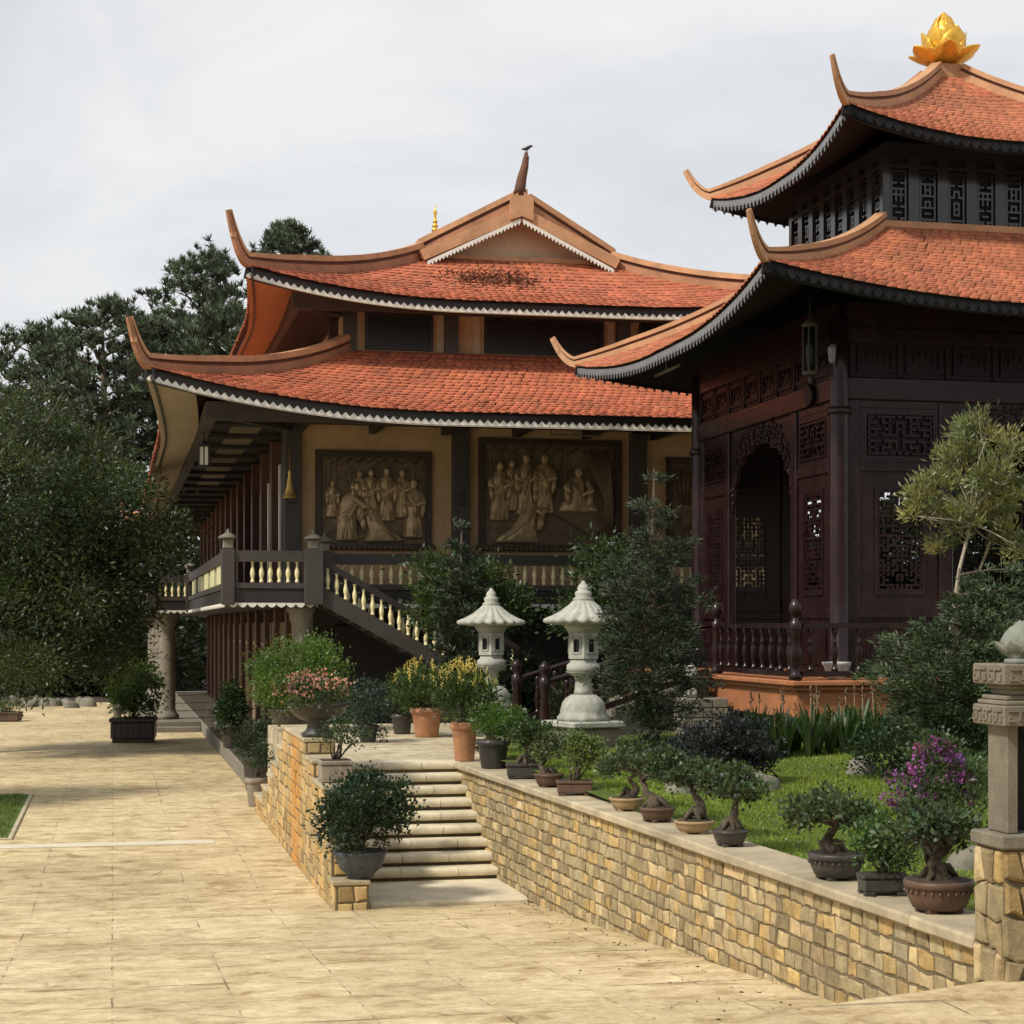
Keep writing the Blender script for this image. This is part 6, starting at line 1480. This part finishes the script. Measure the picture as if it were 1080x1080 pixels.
# --- dark understorey behind the court
for i, (px, T, top, hw, lb) in enumerate(((-10, 92, 560, 90, 'dark bushy tree at the far end of the court, nearest the left edge'), (70, 90, 590, 80, 'dark bushy tree at the far end of the court behind the edging rocks'), (140, 93, 560, 80, 'dark bushy tree at the far end of the court left of the porch columns'), (205, 100, 470, 60, 'dark bushy tree behind the far end of the hall gallery'), (100, 98, 470, 90, 'tall dark bushy tree below the broad pine'), (20, 99, 450, 80, 'tall dark bushy tree behind the large fine leaved tree'))):
    p = att(px, T); s = T/FPX; H = HC-(top-HOR)*s; w = hw*s
    vols = [((-.4*w,0,H*.3),(w*.6,w*.6,H*.34)), ((.45*w,.3,H*.32),(w*.6,w*.6,H*.36)), ((0,0,H*.62),(w*.7,w*.6,H*.38)), ((.1*w,-1,H*.2),(w*.8,w*.5,H*.24))]
    tree('bushy_tree', lb, p, 0, vols, (.036,.050,.028), 9000, 150, .42, .17, .6, [(0,0,-.2),(.1,0,H*.3),(.1,.1,H*.6)], .25, var=.4, group='dark trees behind the court')
for i, (px, T, top, hw) in enumerate(((960, 52, 500, 95), (1075, 50, 470, 95), (880, 56, 560, 70), (1160, 54, 500, 90))):
    p = att(px, T); s = T/FPX; H = HC-(top-HOR)*s; w = hw*s
    vols = [((-.4*w,0,H*.3),(w*.6,w*.6,H*.34)), ((.45*w,.3,H*.32),(w*.6,w*.6,H*.36)), ((0,0,H*.62),(w*.7,w*.6,H*.38)), ((.1*w,-1,H*.2),(w*.8,w*.5,H*.24))]
    tree('bushy_tree', 'dark bushy tree behind the pavilion, glimpsed only through its carved lattices', p, 0, vols, (.022,.035,.016), 16000, 200, .34, .15, .5, [(0,0,-.2),(.1,0,H*.3),(.1,.1,H*.6)], .25, var=.4, group='dark trees behind the pavilion')
for i, (x, y, h) in enumerate(((-34,-22,14), (-20,-34,17), (-4,-38,18), (12,-36,20), (27,-28,18), (40,-14,16), (4,-52,26), (-28,-50,24), (34,-46,26))):  # out of view, added so that reflections and front faces turn darker
    vols = [((0,0,h*.62),(6,6,h*.36)), ((-3,1,h*.4),(4.5,4.5,h*.3)), ((3.2,-1,h*.42),(4.5,4.5,h*.3))]
    tree('bushy_tree', 'unseen dark tree behind the camera, added to darken reflections and front faces', (x, y), 0, vols, (.03,.042,.022), 3600, 160, 1.0, .6, 1.0, [(0,0,-.2),(.1,0,h*.3),(.1,.1,h*.6)], .4, var=.4, group='unseen trees added behind the camera')
p = (-6.6, 35.6)
tree('broadleaf_tree', 'tree standing on the small lawn patch beyond the left edge of the photo', p, 0, [((0,0,5.2),(1.7,1.7,1.3)), ((1.0,.5,6.3),(1.5,1.6,1.1)), ((-1,-.6,6.2),(1.5,1.5,1.2)), ((.3,1.2,5.4),(1.3,1.3,1.0))], (.055,.078,.034), 6000, 120, .2, .09, .35, [(0,0,-.2),(.1,0,2.),(.1,.1,4.2),(.2,.1,6)], .2)
# dark ground under the trees
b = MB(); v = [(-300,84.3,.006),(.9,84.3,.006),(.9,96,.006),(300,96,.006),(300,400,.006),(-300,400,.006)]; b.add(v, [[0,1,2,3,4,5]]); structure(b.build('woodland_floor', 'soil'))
# --- garden conifers
def conifer(label, px, T, z, prof, col, n, seed, lean=.0, name='conifer', blobs=26, L=.085, W=.02):
    """prof: (photo y, half width px, sideways px) from top to bottom"""
    r = np.random.default_rng(seed); s = T/FPX; p = att(px, T); t = thing(name, label, 'tree', (p[0], p[1], z)); b = MB(); H = HC-(prof[0][0]-HOR)*s - z
    b.tube([(0,0,-.1),(.03,0,H*.3),(-.02,.02,H*.65),(0,0,H*.97)], [.085,.07,.045,.01], 8)
    ys = np.array([q[0] for q in prof], float); hws = np.array([q[1] for q in prof]); offs = np.array([q[2] for q in prof]); P_, D_, C_ = [], [], []
    tot = np.interp(np.linspace(ys[0], ys[-1], 60), ys, hws); 
    for i in range(blobs):
        cdf = np.cumsum(tot**1.1); cdf /= cdf[-1]; y = np.interp((i+r.uniform(.2,.8))/blobs, cdf, np.linspace(ys[0], ys[-1], 60))
        hw = np.interp(y, ys, hws)*s; of = np.interp(y, ys, offs)*s; zc = HC-(y-HOR)*s - z; a = i*2.39996+r.uniform(-.3,.3); rad = hw*r.uniform(.75,1.08)
        e = Vector((of*CY+rad*math.cos(a), -of*SY+rad*math.sin(a), zc+rad*.12)); base = Vector((0,0,max(.1, zc-rad*.1))); pts = limb(b, base, e, .022, .006, .12, 6, 5)
        m_ = int(n/blobs*(.5+hw/.8)); k = r.uniform(.12,1.,m_)**.75; pp = np.array([list(pts[min(4,int(q*5))].lerp(pts[min(5,int(q*5)+1)], q*5-int(q*5))) for q in k])
        nt_ = max(6, m_//26); tc_ = pp[r.integers(0, m_, nt_)] + r.normal(size=(nt_,3))*np.array([.10,.10,.045])*(.55+.7*hw); idx = r.integers(0, nt_, m_); od = np.array([math.cos(a), math.sin(a), .15])
        off = r.normal(size=(m_,3))*np.array([.055,.055,.028]); P_.append(tc_[idx]+off); D_.append(unit(off*8+od*.7+r.normal(size=(m_,3))*.35+np.array([0,0,.25])))
        C_.append(np.array(col)*np.clip((1+.35*r.normal(size=(nt_,1)))[idx], .4, 2.2)*(1+.2*r.normal(size=(m_,1))))
    b.build('trunk', 'bark', t, world=False); P = np.concatenate(P_); leaves('crown', P, np.concatenate(D_), L*r.uniform(.6,1.3,len(P)), W, np.clip(np.concatenate(C_), .003, 1), 'needle', t, False); return t
conifer('tall dark conifer with irregular tiers and a bare trunk in front of the stone lantern', 690, 25.0, 1.5, [(486,1,-6),(515,9,-4),(545,19,0),(585,38,2),(620,56,-10),(660,56,-6),(690,60,-4),(730,64,-2),(760,46,8),(785,20,10)], (.030,.046,.022), 15000, 11, blobs=52)
conifer('slim dark conifer in front of the hall balustrade, behind the terracotta pots', 487, 36.2, .4, [(542,1,2),(565,9,0),(600,22,0),(640,32,4),(680,36,6),(720,40,8)], (.030,.046,.022), 10000, 12, blobs=36, L=.11, W=.03)
conifer('spreading green juniper with long feathery boughs at the right of the pavilion', 1012, 20.8, 1.55, [(592,8,58),(615,26,46),(645,44,26),(675,58,8),(710,84,-16),(735,78,-4),(765,66,10),(800,60,20)], (.050,.080,.034), 18000, 13, name='juniper', blobs=46)
p = att(640, 37.0)
tree('small_tree', 'small light green tree in front of the hall balustrade, left of the tall conifer', p, .4, [rel(632,608,37,p,.4,34,26), rel(655,640,37,p,.4,36,30), rel(615,650,37,p,.4,26,26), rel(640,580,37,p,.4,16,18)], (.045,.078,.028), 5000, 90, .13, .06, .2, [(0,0,-.1),(.05,0,1.2),(.1,0,2.6),(.1,0,3.8)], .09)
p = att(520, 37.4)
tree('small_tree', 'small light green tree with white blossom in front of the largest relief', p, .4, [rel(512,612,37.4,p,.4,22,22), rel(530,640,37.4,p,.4,26,30), rel(455,612,37.4,p,.4,20,26), rel(462,640,37.4,p,.4,22,26)], (.055,.09,.032), 4200, 80, .13, .06, .18, [(0,0,-.1),(-.2,0,1.2),(-.3,0,2.6),(-.3,0,3.8)], .08)
p = att(598, 33)
shrub('dark_shrub', 'dark reddish shrub between the two stone lanterns beside the pavilion stair', 'shrub', p, 1.5, [((0,0,.5),(.4,.35,.45)), ((.3,0,.3),(.35,.3,.3))], (.028,.036,.02), 2600, 60, .09, .04, .1)
p = att(560, 37.5)
shrub('dark_shrub', 'dark leafy shrub in front of the hall stair, right of the slim conifer', 'shrub', p, .4, [((-.6,0,1.4),(.8,.6,.9)), ((.5,0,1.2),(.8,.6,.9)), ((0,0,2.0),(.6,.5,.5))], (.022,.038,.018), 5200, 90, .13, .06, .16)
# --- olive crowned tree at the right edge
T = 22.; p = att(1006, T)
t = thing('olive_tree', 'small tree with an olive crown of narrow leaves on thin pale stems, before the pavilion', 'tree', (p[0], p[1], 1.58)); b = MB()
vols = [rel(*a[:2], T, p, 1.58, a[2], a[3], a[4]) for a in ((1028,458,24,22,0),(1012,490,22,20,.1),(984,515,22,18,.1),(1045,500,26,24,-.2),(1010,545,26,18,0),(1035,535,26,20,.2),(1066,525,24,26,.2),(972,540,14,14,0),(1068,470,16,16,.3),(1072,568,22,18,0),(1000,570,14,12,.2))]
S_ = lambda px, py, dy=0: rel(px, py, T, p, 1.58, 1, 1, dy)[0]
b.tube([(-.05,0,-.1), S_(1000,690), S_(1006,640), S_(1012,600), S_(1022,560), S_(1030,520)], [.045,.035,.028,.022,.018,.012], 8)
b.tube([(.25,.3,-.1), S_(1036,640,.3), S_(1040,600,.3), S_(1052,565,.2), S_(1060,530,.2)], [.03,.022,.016,.014,.01], 7); b.tube([S_(1041,597,.3), S_(1047,575,.2), S_(1050,545,0)], [.014,.011,.008], 6)
for c, r_ in vols:
    for q in range(3): limb(b, S_(1024,552), Vector(c)+Vector([rnd.uniform(-.7,.7)*x for x in r_]), .012, .004, .15)
b.build('trunk', 'palebark', t, world=False)
P, D, C = crown(vols, 120, 8000, .06, (.20,.21,.095), .36, .75, .35); leaves('crown', P, D, .10*rng.uniform(.6,1.25,len(P)), .021, C, 'leaf', t, False)
p = att(1018, 21.6)
t = shrub('croton_bush', 'small bush with orange tinted leaves under the olive crowned tree', 'shrub', p, 1.55, [((-.05,0,1.0),(.18,.2,.25)), ((.1,0,.7),(.25,.2,.3))], (.12,.10,.03), 900, 40, .07, .04, .08)
P, D, C = crown([((-.12,-.05,.85),(.12,.1,.16))], 14, 160, .05, (.36,.10,.03), .3, .5); leaves('flowers', P, D, .06, .04, C, 'petal', t, False)
# --- distant stupa behind the hall
T = 100.; p = att(459, T); tp = thing('stupa', 'distant stupa with a gold ringed spire showing above the hall roof', 'tower', (p[0], p[1], 0)); s = T/FPX; zt = HC-(216-HOR)*s
b = MB(); b.lathe([(2.6,0),(2.4,6),(2.5,6.3),(1.8,6.6),(1.7,12),(1.8,12.3),(1.2,12.7),(1.1,zt-4.2),(1.2,zt-4),(.5,zt-3)], (p[0],p[1],0), 16); b.build('tower_body', 'wall_tan2', tp)
b = MB(); pr = [(.45,zt-3.1)]
for i in range(9): r_ = .42-.036*i; z_ = zt-2.9+.24*i; pr += [(r_, z_), (r_*.96, z_+.10), (r_*.55, z_+.13), (r_*.55, z_+.22)]
pr += [(.06, zt-.6), (.13, zt-.45), (.04, zt-.25), (.015, zt)]; b.lathe(pr, (p[0],p[1],0), 12); b.build('spire', 'gold', tp)
